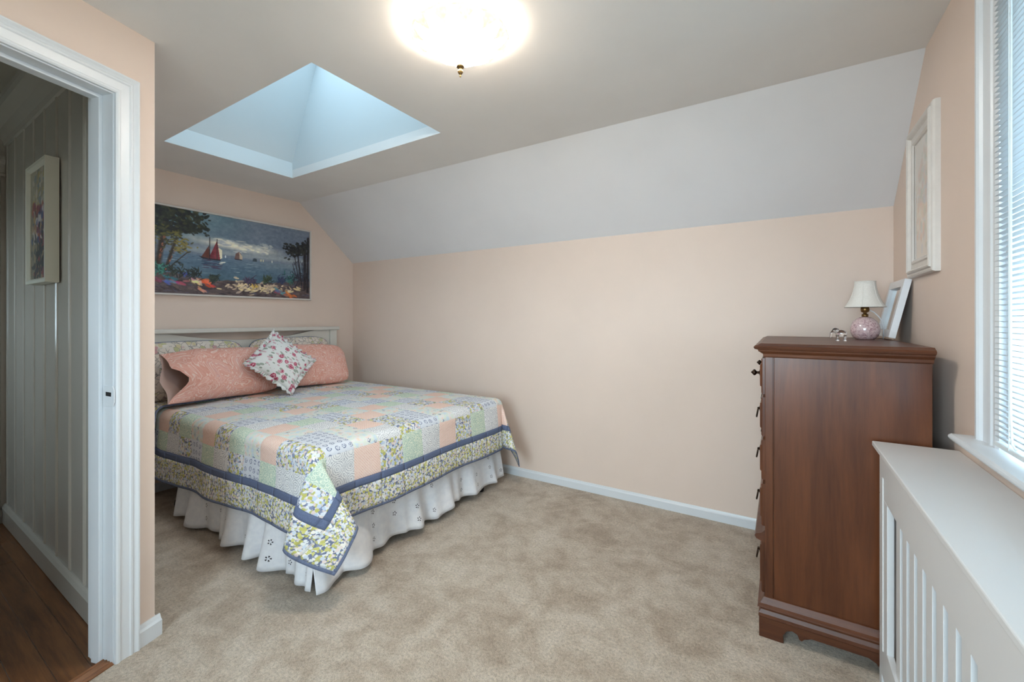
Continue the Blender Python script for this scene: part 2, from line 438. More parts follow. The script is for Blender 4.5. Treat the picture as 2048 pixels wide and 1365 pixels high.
def f_roses():
    t, v = uvt('white_with_roses')
    d = t.noise(v, 80, 3); vv = t.mix(0.010, v, d.outputs['Color'], 'ADD')
    a = t.voro(vv, 19, 1.0); sa = t.n('SeparateColor', {0: a.outputs['Color']})
    petals = t.math('SINE', t.math('ADD', t.math('MULTIPLY', a.outputs['Distance'], 34.0), t.math('MULTIPLY', d.outputs[0], 12.0)))
    rose = t.ramp(petals, [(0.25, lin((178, 66, 98))), (0.55, lin((222, 150, 166))), (0.85, lin((236, 198, 204)))])
    kr = t.math('MULTIPLY', t.math('LESS_THAN', a.outputs['Distance'], t.math('MULTIPLY_ADD', sa.outputs[1], 0.20, 0.24)), t.math('GREATER_THAN', sa.outputs[0], 0.10))
    b = t.voro(t.coord('UV', (1, 0.55, 1), rot=(0, 0, 0.6)), 52, 1.0); sb = t.n('SeparateColor', {0: b.outputs['Color']})
    kl = t.math('MULTIPLY', t.math('LESS_THAN', b.outputs['Distance'], 0.44), t.math('GREATER_THAN', sb.outputs[0], 0.30))
    leaf = t.mix(t.math('GREATER_THAN', sb.outputs[1], 0.6), lin((164, 172, 160)), lin((216, 186, 192)))
    col = t.mix(kr, t.mix(kl, lin((234, 234, 232)), leaf), rose)
    t.bump(t.noise(v, 300, 2).outputs[0], 0.2, 0.001)
    return t.done(col, 0.9)
M['roses'] = f_roses()
def f_eyelet():
    t, v = uvt('white_eyelet_cotton')
    sx = t.n('SeparateXYZ', {0: v})
    # eyelet clusters on a lattice: 0.17 m along, 0.075 m down
    fx = t.math('SUBTRACT', t.math('FRACT', t.math('DIVIDE', sx.outputs[0], 0.19)), 0.5)
    fy = t.math('SUBTRACT', t.math('FRACT', t.math('DIVIDE', sx.outputs[1], 0.075)), 0.5)
    dx = t.math('MULTIPLY', fx, 0.19); dy = t.math('MULTIPLY', fy, 0.075)
    rr = t.math('SQRT', t.math('ADD', t.math('MULTIPLY', dx, dx), t.math('MULTIPLY', dy, dy)))
    an = t.math('ARCTAN2', dy, dx)
    pet = t.math('GREATER_THAN', t.math('COSINE', t.math('MULTIPLY', an, 5.0)), 0.1)
    ring = t.math('MULTIPLY', t.math('GREATER_THAN', rr, 0.0055), t.math('LESS_THAN', rr, 0.0135))
    cell = t.n('TexWhiteNoise', {0: t.n('CombineXYZ', {0: t.math('FLOOR', t.math('DIVIDE', sx.outputs[0], 0.19)), 1: t.math('FLOOR', t.math('DIVIDE', sx.outputs[1], 0.075))}).outputs[0]})
    k = t.math('MULTIPLY', t.math('MULTIPLY', pet, ring), t.math('GREATER_THAN', cell.outputs[0], 0.40))
    n = t.noise(v, 30, 3)
    base = t.ramp(n.outputs[0], [(0.3, lin((228, 230, 236))), (0.7, lin((240, 241, 244)))])
    t.bump(t.noise(v, 500, 2).outputs[0], 0.1, 0.001)
    return t.done(t.mix(k, base, lin((58, 56, 62))), 0.85)
M['eyelet'] = f_eyelet()
def m_vcol(name, rough=0.45):
    t = NT(name); a = t.n('Attribute', attribute_name='Col')
    n = t.noise(t.coord(), 160, 4)
    t.bump(n.outputs[0], 0.25, 0.002)
    return t.done(a.outputs['Color'], rough)
M['oil'] = m_vcol('oil_paint')

# ================================================================== THE ROOM
XL, XR, YB, CEIL, CREASE, KNEE = -3.71, 0.473, 2.84, 2.27, 2.27, 1.78
YR = -1.55                                # rear wall
AL = 0.66                                 # alcove partition face
# door wall frame (s along the wall towards the bed corner, n out into the room)
an = R(YAW - 14.7)
DU = Vector((-math.sin(an), math.cos(an))); DN = Vector((DU.y, -DU.x)); DC = Vector((-2.03, 0.66))
def DW(s, n, z): return (DC.x + DU.x * s + DN.x * n, DC.y + DU.y * s + DN.y * n, z)
def DWsz(a, b, h): return DW(a, h, b)     # (s, z, n)
def DWsn(a, b, h): return DW(a, b, h)     # (s, n, z)
SE = (AL - YR) / DU.y                      # wall length to the rear wall
DX_R = DW(-SE, 0, 0)[0]

# floor of the bedroom: carpet polygon
cpt = [(XR, YR), (XR, YB), (XL, YB), (XL, AL), (DC.x, AL), (DX_R, YR)]
fl = G().prism(cpt, XY, -0.12, 0.0).obj('floor', M['carpet'], kind='structure')
# walls
G().box(XL - 0.12, XR + 0.15, YB, YB + 0.12, -0.12, KNEE + 0.25).obj('wall_back', M['wall'], kind='structure')
G().box(XL - 0.12, XL, AL - 0.04, YB, -0.12, CEIL + 0.3).obj('wall_head', M['wall'], kind='structure')
# right wall with the window opening
WY0, WY1, WZ0, WZ1 = 0.72, 1.565, 0.885, 2.09
g = G()
g.box(XR, XR + 0.15, YR - 0.12, WY0, -0.12, CEIL + 0.3); g.box(XR, XR + 0.15, WY1, YB, -0.12, CEIL + 0.3)
g.box(XR, XR + 0.15, WY0, WY1, -0.12, WZ0 - 0.03); g.box(XR, XR + 0.15, WY0, WY1, WZ1, CEIL + 0.3)
g.obj('wall_right', M['wall'], kind='structure')
# rear wall with an unseen window added for fill daylight
RW = (-1.18, 0.28, 0.70, 2.08)
g = G()
g.box(DX_R - 0.2, RW[0], YR - 0.12, YR, -0.12, CEIL + 0.3); g.box(RW[1], XR, YR - 0.12, YR, -0.12, CEIL + 0.3)
g.box(RW[0], RW[1], YR - 0.12, YR, -0.12, RW[2]); g.box(RW[0], RW[1], YR - 0.12, YR, RW[3], CEIL + 0.3)
g.obj('wall_rear', M['wall'], kind='structure')
# door wall (angled), opening s in [DS0, DS1]
DS1, DS0, DH = -0.122, -0.93, 2.022
g = G()
g.prism([(0, -0.12), (0, CEIL + 0.2), (-SE - 0.05, CEIL + 0.2), (-SE - 0.05, -0.12), (DS0, -0.12), (DS0, DH), (DS1, DH), (DS1, -0.12)], DWsz, -0.11, 0.0)
g.obj('wall_door', M['wall'], kind='structure')
# partition between hall and bed alcove
G().box(XL - 0.3, DC.x - 0.005, 0.57, AL, -0.12, CEIL + 0.2).obj('wall_alcove', M['wall'], kind='structure')

# ceiling with the skylight hole
SX0, SX1, SY0, SY1 = -3.11, -1.64, 1.055, 1.845
g = G(); Z0, Z1 = CEIL, CEIL + 0.06
g.box(XL, SX0, AL, CREASE, Z0, Z1); g.box(SX1, XR, AL, CREASE, Z0, Z1)
g.box(SX0, SX1, AL, SY0, Z0, Z1); g.box(SX0, SX1, SY1, CREASE, Z0, Z1)
g.prism([(XR, YR), (XR, AL), (DC.x, AL), (DX_R, YR)], XY, Z0, Z1)
g.obj('ceiling', M['ceil'], kind='structure')
# sloping ceiling
G().prism([(CREASE, CEIL), (YB, KNEE), (YB + 0.1, KNEE), (YB + 0.1, KNEE + 0.1), (CREASE + 0.03, CEIL + 0.12), (CREASE, CEIL + 0.06)], YZ, XL, XR).obj('ceiling_slope', M['slope'], kind='structure')

# skylight shaft: upright kerb then a splayed left face
ST = 3.05
g = G()
SL = SX0 + 0.31
g.prism([(SX0 + 0.002, CEIL + 0.0005), (SX0 + 0.002, CEIL + 0.113), (SL, ST), (SL - 0.05, ST), (SX0 - 0.05, CEIL + 0.113), (SX0 - 0.05, CEIL + 0.062), (SX0 - 0.001, CEIL + 0.062), (SX0 - 0.001, CEIL + 0.0005)], XZ, SY0, SY1)
g.box(SX0 - 0.05, SX1 + 0.05, SY1, SY1 + 0.05, CEIL + 0.06, ST)
g.box(SX0 - 0.05, SX1 + 0.05, SY0 - 0.05, SY0, CEIL + 0.06, ST)
g.box(SX1, SX1 + 0.05, SY0, SY1, CEIL + 0.06, ST)
g.obj('wall_skylight_shaft', M['shaft'], kind='structure')
w2 = empty('window_2', (-2.2, 1.45, ST), kind='structure')
G().loft_frame([(0, 0), (0, 0.05), (0.06, 0.05), (0.06, 0)], (SL + 0.02, SX1 - 0.02, SY0 + 0.02, SY1 - 0.02), lambda a, b, h: (a, b, ST + h)).obj('window_frame', M['trim'], w2)
G().box(SL, SX1, SY0, SY1, ST + 0.02, ST + 0.026).obj('pane', M['dimmed_skylight'], w2)

# baseboards
BP = [(0, 0), (0.013, 0), (0.013, 0.046), (0.008, 0.052), (0.004, 0.062), (0, 0.062)]
G().prism([(YB - a, b) for a, b in BP], YZ, XL, XR).obj('baseboard_back', M['trim'], kind='structure')
G().prism([(XL + a, b) for a, b in BP], XZ, AL, YB - 0.014).obj('baseboard_head', M['trim'], kind='structure')
G().prism([(XR - a, b) for a, b in BP], XZ, 1.95, YB - 0.014).obj('baseboard_right', M['trim'], kind='structure')
BD = [(0, 0), (0.016, 0), (0.016, 0.056), (0.010, 0.064), (0.005, 0.078), (0, 0.078)]
G().prism(BD, lambda a, b, h: DW(h, a, b), -0.064, 0.016).obj('baseboard_door', M['trim'], kind='structure')
G().prism([(AL + a, b) for a, b in BD], YZ, XL + 0.014, DC.x - 0.02).obj('baseboard_alcove', M['trim'], kind='structure')

# ------------------------------------------------------------------ door_1: the doorway frame
d1 = empty('door_1', DW((DS0 + DS1) / 2, 0, 0), kind='structure')
CP = [(0, 0), (0, 0.014), (0.006, 0.018), (0.012, 0.018), (0.016, 0.014), (0.042, 0.017), (0.046, 0.021), (0.052, 0.021), (0.056, 0.017), (0.062, 0.020), (0.069, 0.025), (0.074, 0.025), (0.076, 0.020), (0.076, 0)]
CR = (DS0 + 0.015, DS1 - 0.015, 0, DH - 0.014)
G().loft_frame([(a * 0.96, h * 0.85) for a, h in CP], CR, DWsz, closed=False).obj('casing', M['trim'], d1)
G().loft_frame([(a, -0.11 - h) for a, h in CP], CR, DWsz, closed=False).obj('casing', M['trim'], d1)
jt = 0.018
g = G()
g.prism([(DS1 - jt, 0.002), (DS1, 0.002), (DS1, -0.112), (DS1 - jt, -0.112)], DWsn, 0, DH)
g.prism([(DS0, 0.002), (DS0 + jt, 0.002), (DS0 + jt, -0.112), (DS0, -0.112)], DWsn, 0, DH)
g.prism([(DS0 + jt, DH - jt), (DS1 - jt, DH - jt), (DS1 - jt, DH), (DS0 + jt, DH)], DWsz, -0.112, 0.002)
jamb = g.obj('jamb', M['trim'], d1)
g = G()
g.prism([(DS1 - jt - 0.013, -0.045), (DS1 - jt, -0.045), (DS1 - jt, -0.085), (DS1 - jt - 0.013, -0.085)], DWsn, 0, DH - jt)
g.prism([(DS0 + jt, -0.045), (DS0 + jt + 0.013, -0.045), (DS0 + jt + 0.013, -0.085), (DS0 + jt, -0.085)], DWsn, 0, DH - jt)
g.prism([(DS0 + jt, DH - jt - 0.013), (DS1 - jt, DH - jt - 0.013), (DS1 - jt, DH - jt), (DS0 + jt, DH - jt)], DWsz, -0.085, -0.045)
g.obj('door_stop', M['trim'], d1, bevel=0.002)
# strike plate: painted-over plate with a dark latch hole
g = G()
pl = [(0.004, 0.905), (-0.036, 0.905), (-0.040, 0.915), (-0.040, 0.968), (-0.036, 0.978), (0.004, 0.978), (0.012, 0.962), (0.012, 0.921)]
g.prism([(a, b) for a, b in pl], lambda a, b, h: DW(h, a, b), DS1 - jt - 0.003, DS1 - jt + 0.001)
sp = g.obj('strike_plate', M['trim'], d1, bevel=0.001)
G().prism([(-0.026, 0.943), (-0.002, 0.941), (-0.001, 0.955), (-0.026, 0.957)], lambda a, b, h: DW(h, a, b), DS1 - jt - 0.0042, DS1 - jt - 0.002).obj('latch_hole', M['dark'], sp)
# reeded oak threshold strip
g = G()
th = [(-0.052, -0.005), (0.006, -0.005), (0.006, 0.004), (-0.004, 0.009), (-0.010, 0.006), (-0.016, 0.011), (-0.022, 0.007), (-0.028, 0.012), (-0.036, 0.008), (-0.044, 0.011), (-0.052, 0.006)]
g.prism(th, lambda a, b, h: DW(h, a, b), DS0 + jt, DS1 - jt)
g.obj('threshold', M['oak2'], d1)

# ------------------------------------------------------------------ the hall beyond
HX0, HY0, HY1, HZ = -3.93, -0.78, 0.57, 2.40
def door_back_x(y): return DC.x + DU.x / DU.y * (y - DC.y) - 0.11 / DN.x
fh = empty('floor_hall', (-3.0, 0, 0), kind='structure')
pw = 0.083; k = 0
y = HY1
while y > HY0:
    y2 = max(HY0, y - pw + 0.0015)
    xa, xb = door_back_x(y2) + 0.058, door_back_x(y) + 0.058
    cuts = [HX0, HX0 + 0.35 + 0.47 * ((k * 7) % 5) / 3.0]
    cuts = [HX0, min(cuts[1], -2.6)]
    G().prism([(HX0, y2), (cuts[1] - 0.001, y2), (cuts[1] - 0.001, y), (HX0, y)], XY, -0.03, -0.004).obj('plank', M['oak'], fh, bevel=0.001)
    G().prism([(cuts[1] + 0.001, y2), (xa, y2), (xb, y), (cuts[1] + 0.001, y)], XY, -0.03, -0.004).obj('plank', M['oak'], fh, bevel=0.001)
    y -= pw; k += 1
# boarded north wall: edge-and-centre-bead boards, one object each
wh = empty('wall_hall', (-3.0, HY1, 0), kind='structure')
edges = [-2.06, -2.235, -2.441, -2.644, -2.85, -3.058, -3.266, -3.48, -3.686, -3.90]
def board(x0, x1):
    f = 0.562
    P = [(x0, HY1 + 0.004), (x0, f), (x0 - 0.002, f - 0.0015)]
    for q in range(5):
        t = math.pi * q / 4
        P.append((x0 - 0.006 + 0.004 * math.cos(t), f - 0.002 - 0.005 * math.sin(t)))
    P += [(x0 - 0.0125, f + 0.001), (x0 - 0.015, f - 0.002), (x1 + 0.015, f - 0.002), (x1 + 0.0125, f + 0.001)]
    for q in range(5):
        t = math.pi * q / 4
        P.append((x1 + 0.006 + 0.004 * math.cos(t), f - 0.002 - 0.005 * math.sin(t)))
    P += [(x1 + 0.002, f - 0.0015), (x1, f), (x1, HY1 + 0.004)]
    return G().prism(P, XY, 0.0, HZ)
for a, b in zip(edges[:-1], edges[1:]):
    board(a - 0.001, b + 0.001).obj('board', M['board'], wh)
hb = [(0.562, 0), (0.543, 0), (0.543, 0.075), (0.540, 0.078), (0.540, 0.092), (0.548, 0.105), (0.556, 0.112), (0.562, 0.112)]
G().prism(hb, YZ, HX0, -2.2).obj('baseboard_hall', M['board'], kind='structure')
cr = [(0.562, 2.24), (0.550, 2.245), (0.545, 2.27), (0.52, 2.31), (0.48, 2.345), (0.475, 2.37), (0.475, 2.40), (0.562, 2.40)]
G().prism(cr, YZ, HX0, -2.1).obj('trim_1', M['board'], kind='structure')
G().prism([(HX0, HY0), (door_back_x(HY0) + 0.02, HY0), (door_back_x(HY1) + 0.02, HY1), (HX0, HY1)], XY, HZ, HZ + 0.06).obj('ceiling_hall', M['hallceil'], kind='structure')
g = G(); HW = (-3.62, -3.30, 1.0, 1.85)  # unseen window opening added to light the hall
g.box(HX0, HW[0], HY0 - 0.1, HY0, -0.12, HZ + 0.06); g.box(HW[1], -1.2, HY0 - 0.1, HY0, -0.12, HZ + 0.06)
g.box(HW[0], HW[1], HY0 - 0.1, HY0, -0.12, HW[2]); g.box(HW[0], HW[1], HY0 - 0.1, HY0, HW[3], HZ + 0.06)
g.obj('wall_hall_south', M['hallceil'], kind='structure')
G().box(HX0 - 0.1, HX0, HY0 - 0.1, HY1, -0.12, HZ + 0.06).obj('wall_hall_end', M['board'], kind='structure')
# door at the hall's far end with a stepped head
d2 = empty('door_2', (HX0, 0.05, 0), kind='structure')
G().box(HX0, HX0 + 0.02, 0.455, 0.535, 0, 2.06).box(HX0, HX0 + 0.02, -0.48, -0.40, 0, 2.06).obj('casing', M['board'], d2, bevel=0.003)
G().prism([(0, 2.06), (0.026, 2.06), (0.026, 2.075), (0.022, 2.08), (0.022, 2.13), (0.034, 2.145), (0.044, 2.15), (0.044, 2.17), (0, 2.17)], lambda a, b, h: (HX0 + a, h, b), -0.50, 0.552).obj('casing_head', M['board'], d2)
G().box(HX0, HX0 + 0.012, -0.40, 0.455, 0.01, 2.06).obj('door_panel', M['board'], d2)
G().lathe([(0.0, 0), (0.012, 0.0), (0.012, 0.03), (0.028, 0.04), (0.030, 0.055), (0.0, 0.066)], n=14, cap=False).obj('knob', M['brass'], d2)
kn = [o for o in d2.children if o.name.startswith('knob')][-1]
kn.rotation_euler = (0, R(90), 0); kn.location = (HX0 + 0.012, -0.33, 0.98)
for nm, rect, yy in (('window_added_rear', RW, YR), ('window_added_hall', HW, HY0)):  # both windows are unseen, added to bring in daylight
    wn = empty(nm, ((rect[0] + rect[1]) / 2, yy, rect[2]), kind='structure')
    G().loft_frame([(0, 0.0), (0, 0.02), (0.08, 0.02), (0.08, 0.0)], rect, lambda a, b, h, yy=yy: (a, yy + h, b)).obj('casing', M['trim'], wn)
    G().loft_frame([(0, -0.05), (-0.045, -0.05), (-0.045, -0.09), (0, -0.09)], rect, lambda a, b, h, yy=yy: (a, yy + h, b)).obj('sash', M['trim'], wn)
    G().box(rect[0], rect[1], yy - 0.085, yy - 0.05, (rect[2] + rect[3]) / 2 - 0.02, (rect[2] + rect[3]) / 2 + 0.02).obj('meeting_rail', M['trim'], wn)
    G().box(rect[0], rect[1], yy - 0.07, yy - 0.066, rect[2], rect[3]).obj('pane', M['pane'], wn)

# ------------------------------------------------------------------ window_1 on the right wall
w1 = empty('window_1', (XR, 1.14, WZ0), kind='structure')
WR = (WY0, WY1, WZ0, WZ1)
def RWf(a, b, h): return (XR - h, a, b)
WCP = [(-0.002, -0.02), (-0.002, 0.012), (0.010, 0.016), (0.018, 0.016), (0.022, 0.012), (0.034, 0.012), (0.038, 0.016), (0.046, 0.017), (0.050, 0.013), (0.086, 0.016), (0.092, 0.022), (0.098, 0.026), (0.108, 0.026), (0.113, 0.020), (0.113, 0)]
G().loft_frame(WCP, (WY0, WY1, WZ0, WZ1), RWf, closed=False).obj('casing', M['trim'], w1)
G().box(XR, XR + 0.15, WY1 - 0.015, WY1, WZ0, WZ1).box(XR, XR + 0.15, WY0, WY0 + 0.015, WZ0, WZ1).box(XR, XR + 0.15, WY0, WY1, WZ1 - 0.015, WZ1).obj('jamb', M['trim'], w1)
# stool with rounded nose and ears, apron under it
nose = [(0.0, -0.030), (0.045, -0.030), (0.050, -0.028), (0.054, -0.022), (0.055, -0.020), (0.064, -0.018), (0.070, -0.010), (0.069, -0.004), (0.063, 0.0), (0.0, 0.0)]
g = G().prism(nose, lambda a, b, h: (XR - a, h, WZ0 + b), WY0 - 0.15, WY1 + 0.150)
g.box(XR, XR + 0.10, WY0, WY1, WZ0 - 0.03, WZ0)
g.obj('window_sill', M['trim'], w1, bevel=0.002)
G().loft_frame([(0, -0.085), (-0.04, -0.085), (-0.04, -0.12), (0, -0.12)], (WY0 + 0.015, WY1 - 0.015, WZ0, WZ1 - 0.015), RWf).obj('sash', M['trim'], w1)
G().box(XR + 0.075, XR + 0.12, WY0, WY1, 1.47, 1.51).obj('meeting_rail', M['trim'], w1)
G().box(XR + 0.10, XR + 0.104, WY0 + 0.015, WY1 - 0.015, WZ0, WZ1).obj('pane', M['pane_dimmed'], w1)
# micro blind: every slat a part
bx = XR - 0.016
bl = empty('window_blind', (bx, 1.14, WZ0 + 0.012), 'white narrow-slat venetian blind hanging in the right-hand window', 'blind')
G().box(bx - 0.012, bx + 0.012, WY0 + 0.012, WY1 - 0.012, WZ1 - 0.04, WZ1 - 0.016).obj('head_rail', M['blind'], bl, bevel=0.002)
G().box(bx - 0.009, bx + 0.009, WY0 + 0.012, WY1 - 0.012, WZ0 + 0.012, WZ0 + 0.024).obj('bottom_rail', M['blind'], bl, bevel=0.003)
sl0 = None; pitch = 0.0136; nsl = int((WZ1 - 0.045 - WZ0 - 0.036) / pitch)
for i in range(nsl):
    z = WZ0 + 0.036 + i * pitch
    if sl0 is None:
        P = []
        for q in range(5):
            t = -1 + 0.5 * q; P.append([(0.0078 * t * math.cos(R(8)), yy, 0.0016 * (1 - t * t) - 0.0078 * t * math.sin(R(8))) for yy in (WY0 + 0.012, WY1 - 0.012)])
        g = G(); g.grid(P); sl0 = g.obj('slat', M['blind'], None, smooth=True, solid=0.0006); o = sl0
    else:
        o = sl0.copy(); COL.objects.link(o)
    o.parent = bl; o.matrix_parent_inverse = Matrix.Translation(-Vector(bl.location)); o.location = (bx, 0, z)
for yy in (WY1 - 0.10, WY1 - 0.40, WY0 + 0.10):
    for dx in (-0.0095, 0.0095):
        G().tube([(bx + dx, yy, WZ0 + 0.02), (bx + dx, yy, WZ1 - 0.02)], 0.0008, 6).obj('ladder_cord', M['blind'], bl)
G().tube([(bx - 0.016, WY1 - 0.132, WZ1 - 0.03), (bx - 0.017, WY1 - 0.134, 1.0), (bx - 0.016, WY1 - 0.138, WZ0 + 0.045), (bx - 0.012, WY1 - 0.146, WZ0 + 0.032)], 0.0024, 8).obj('tilt_wand', M['blind'], bl, smooth=True)

# added teal backdrop wall: hides the bright sky and colours the view
nb = empty('wall_teal_backdrop', (6.0, 9.0, -3), kind='structure')
cb = None
for i in range(62):
    z = -3.0 + i * 0.17
    if cb is None:
        cb = G().prism([(0.0, 0.0), (-0.028, 0.0), (-0.008, 0.18), (0.0, 0.18)], lambda a, b, h: (h, 9.0 + a, b), 1.6, 13.0).obj('clapboard', M['teal'], nb); o = cb
    else:
        o = cb.copy(); COL.objects.link(o)
    o.location = (0, 0, z)
G().box(1.6, 13.0, 9.0, 14.0, -3.0, 7.55).obj('backdrop_body', M['teal'], nb)

# the ground outside, one storey below
G().box(-40, 40, -40, 40, -3.2, -3.0).obj('ground', M['grass'], kind='structure')

# ================================================================== THE BED
# headboard end at the head wall, foot towards the room
bed = empty('bed', (-2.7, 1.85, 0), 'white wooden bed with crescent cut-out headboard against the peach end wall', 'bed')
HBX = -3.66
cap = [(HBX - 0.035, 1.108), (HBX + 0.040, 1.108), (HBX + 0.046, 1.114), (HBX + 0.046, 1.134), (HBX + 0.040, 1.14), (HBX - 0.035, 1.14)]
G().prism(cap, XZ, 1.085, 2.615).obj('headboard_cap', M['headboard'], bed)
for yy in (1.10, 2.53):
    G().box(HBX - 0.025, HBX + 0.028, yy, yy + 0.07, 0, 1.108).obj('headboard_post', M['headboard'], bed, bevel=0.003)
pan = [(1.17, 0.35), (2.53, 0.35), (2.53, 1.108), (2.36, 1.108)]
for q in range(1, 24):
    t = q / 24; yy = 2.36 + (1.255 - 2.36) * t
    pan.append((yy, 1.108 - 0.062 * (1 - (2 * t - 1) ** 2)))
pan += [(1.255, 1.108), (1.17, 1.108)]
G().prism(pan, YZ, HBX - 0.012, HBX + 0.012).obj('headboard_panel', M['headboard'], bed, bevel=0.002)
G().box(HBX - 0.02, HBX + 0.02, 1.17, 2.53, 0.30, 0.35).obj('headboard_rail', M['headboard'], bed)
G().box(-3.62, -1.80, 1.165, 2.535, 0.20, 0.38).obj('box_spring', M['boxspring'], bed, bevel=0.02)
G().box(-3.61, -1.765, 1.155, 2.545, 0.385, 0.622).obj('mattress', M['matt'], bed, bevel=0.04)
for yy in (1.16, 2.50):
    G().box(-3.63, -1.78, yy, yy + 0.04, 0.16, 0.198).obj('side_rail', M['dark'], bed, bevel=0.003)
G().box(-1.82, -1.78, 1.2, 2.5, 0.16, 0.198).obj('foot_rail', M['dark'], bed)
for xx, yy in ((-1.80, 1.20), (-1.80, 2.44), (-3.3, 1.20), (-3.3, 2.46)):
    G().lathe([(0.012, 0.165), (0.012, 0.05), (0.022, 0.045), (0.026, 0.02), (0.024, 0.0)], (xx, yy, 0), 12).obj('leg', M['dark'], bed)

# ---- quilt: cloth coordinates U (towards the foot, 0 = foot edge) and V (0 = near edge, increasing to the wall)
XF, YN, YF, ZT = -1.75, 1.15, 2.55, 0.640
LF, LN, LFAR = 0.38, 0.40, 0.38
RB = 0.05
def fold(t, fl=0.05):
    if t <= 0: return t, 0.0
    q = math.pi * RB / 2
    if t < q: return RB * math.sin(t / RB), RB * (1 - math.cos(t / RB))
    k = t - q
    return RB + fl * k, RB + k * math.sqrt(1 - fl * fl)
QC = [(0, 0, 0), (.13, .02, -.08), (.24, .08, -.20), (.30, .15, -.19), (.40, .20, .03), (.50, .20, .25), (.60, .19, .38), (.70, .16, .46), (.77, .10, .43), (.88, .03, .22), (1, 0, 0)]
def loopQ(u):
    u = max(0, min(1, u))
    for i in range(len(QC) - 1):
        if QC[i][0] <= u <= QC[i + 1][0]: break
    p0 = QC[max(i - 1, 0)]; p1 = QC[i]; p2 = QC[i + 1]; p3 = QC[min(i + 2, len(QC) - 1)]
    t = (u - p1[0]) / (p2[0] - p1[0])
    def cr(a, b, c, d): return 0.5 * (2 * b + (c - a) * t + (2 * a - 5 * b + 4 * c - d) * t * t + (3 * b - a - 3 * c + d) * t ** 3)
    return cr(p0[1], p1[1], p2[1], p3[1]), cr(p0[2], p1[2], p2[2], p3[2])
def nz(*p): return mnoise.noise(Vector(p))
def drape(U, V, lift=0.0):
    b = U; a = -V; c = V - (YF - YN)
    wob = 0.010 * nz(U * 5, V * 5, 1.3)
    if a > 0 or c > 0:
        near = a > 0; q = a if near else c
        sg = -1 if near else 1; y0 = YN if near else YF
        if b > 0:
            r = math.hypot(q, b); ph = math.atan2(b, q)
            o, d = fold(r + lift, 0.05)
            g = max(0.0, r - 0.07); Qo, Q2 = loopQ(ph / (math.pi / 2))
            s2 = 1.0 if near else 0.85
            Qo *= s2; Q2 *= s2
            x = XF + o * math.sin(ph) + g * (Qo + Q2) / math.sqrt(2)
            y = y0 + sg * (o * math.cos(ph) + g * (Qo - Q2) / math.sqrt(2))
            dd = d * math.sqrt(max(0.2, 1 - min(0.35, Qo * Qo + Q2 * Q2)))
            bl = min(1.0, g / 0.05)
            dd = d * (1 - bl) + dd * bl * 0.965
            return (x, y, max(0.02, ZT - dd))
        o, d = fold(q + lift, 0.05)
        x = XF + U
        sag = 1 + (0.13 * max(0.0, min(1.0, (-2.0 - x) / 1.2)) if near else 0)
        wave = 0.012 * math.sin(x * 9.5 + 0.6) * min(1, max(0, q - 0.06) / 0.25) + wob * min(1, q / 0.2)
        return (x, y0 + sg * (o + wave + lift), ZT - d * sag)
    if b > 0:
        o, d = fold(b + lift, 0.05)
        y = YN + V
        wave = 0.014 * math.sin(y * 8.0 + 1.0) * min(1, max(0, b - 0.06) / 0.25) + wob * min(1, b / 0.2)
        return (XF + o + wave, y, ZT - d)
    e = min(-b, V, (YF - YN) - V)
    return (XF + U, YN + V, ZT + lift + 0.012 * (1 - math.exp(-max(0, e) / 0.25)) + 0.006 * nz(U * 3.5, V * 3.5, 7.1) + 0.0025 * nz(U * 14, V * 14, 2.0))

def lines(keys, step=0.0155):
    out = []; tagk = []
    for i in range(len(keys) - 1):
        n = max(1, int(round(abs(keys[i + 1] - keys[i]) / step)))
        for q in range(n): out.append(keys[i] + (keys[i + 1] - keys[i]) * q / n); tagk.append(i)
    out.append(keys[-1]); return out, tagk
PS = 0.148
Uk = [LF, LF - 0.013, LF - 0.130, LF - 0.165]
u = LF - 0.165
while u - PS > -1.80: u -= PS; Uk.append(u)
Uk.append(-1.84)
Vfar = YF - YN + LFAR
Vk = [-LN, -LN + 0.013, -LN + 0.130, -LN + 0.165, -LN + 0.265]
v = Vk[-1]
while v + PS < Vfar - 0.165 - 0.03: v += PS; Vk.append(v)
Vk += [Vfar - 0.165, Vfar - 0.130, Vfar - 0.013, Vfar]
quilt = empty('quilt', (-2.6, 1.85, ZT), 'pastel patchwork quilt with slate blue bands draped over the bed', 'quilt')
TC = {0: [5, 2, 1, 0], 1: [0, 4, 3, 5], 2: [2, 3, 5, 4], 3: [3, 5, 0, 1]}
ROW0 = {0: 2, 1: 4, 2: 0, 3: 1}; ROW1 = {0: 1, 1: 3, 2: 5, 3: 4}; COLP = {0: 3, 1: 1, 2: 4, 3: 2}
NU, NV = len(Uk) - 1, len(Vk) - 1
def depth_u(i): return min(i, 3)
def depth_v(j): return min(j, NV - 1 - j, 3)
rest = {0: G(), 1: G(), 2: G()}
def sub(a, b, step=0.0155):
    n = max(1, int(math.ceil(abs(b - a) / step - 1e-6)))
    return [a + (b - a) * q / n for q in range(n + 1)]
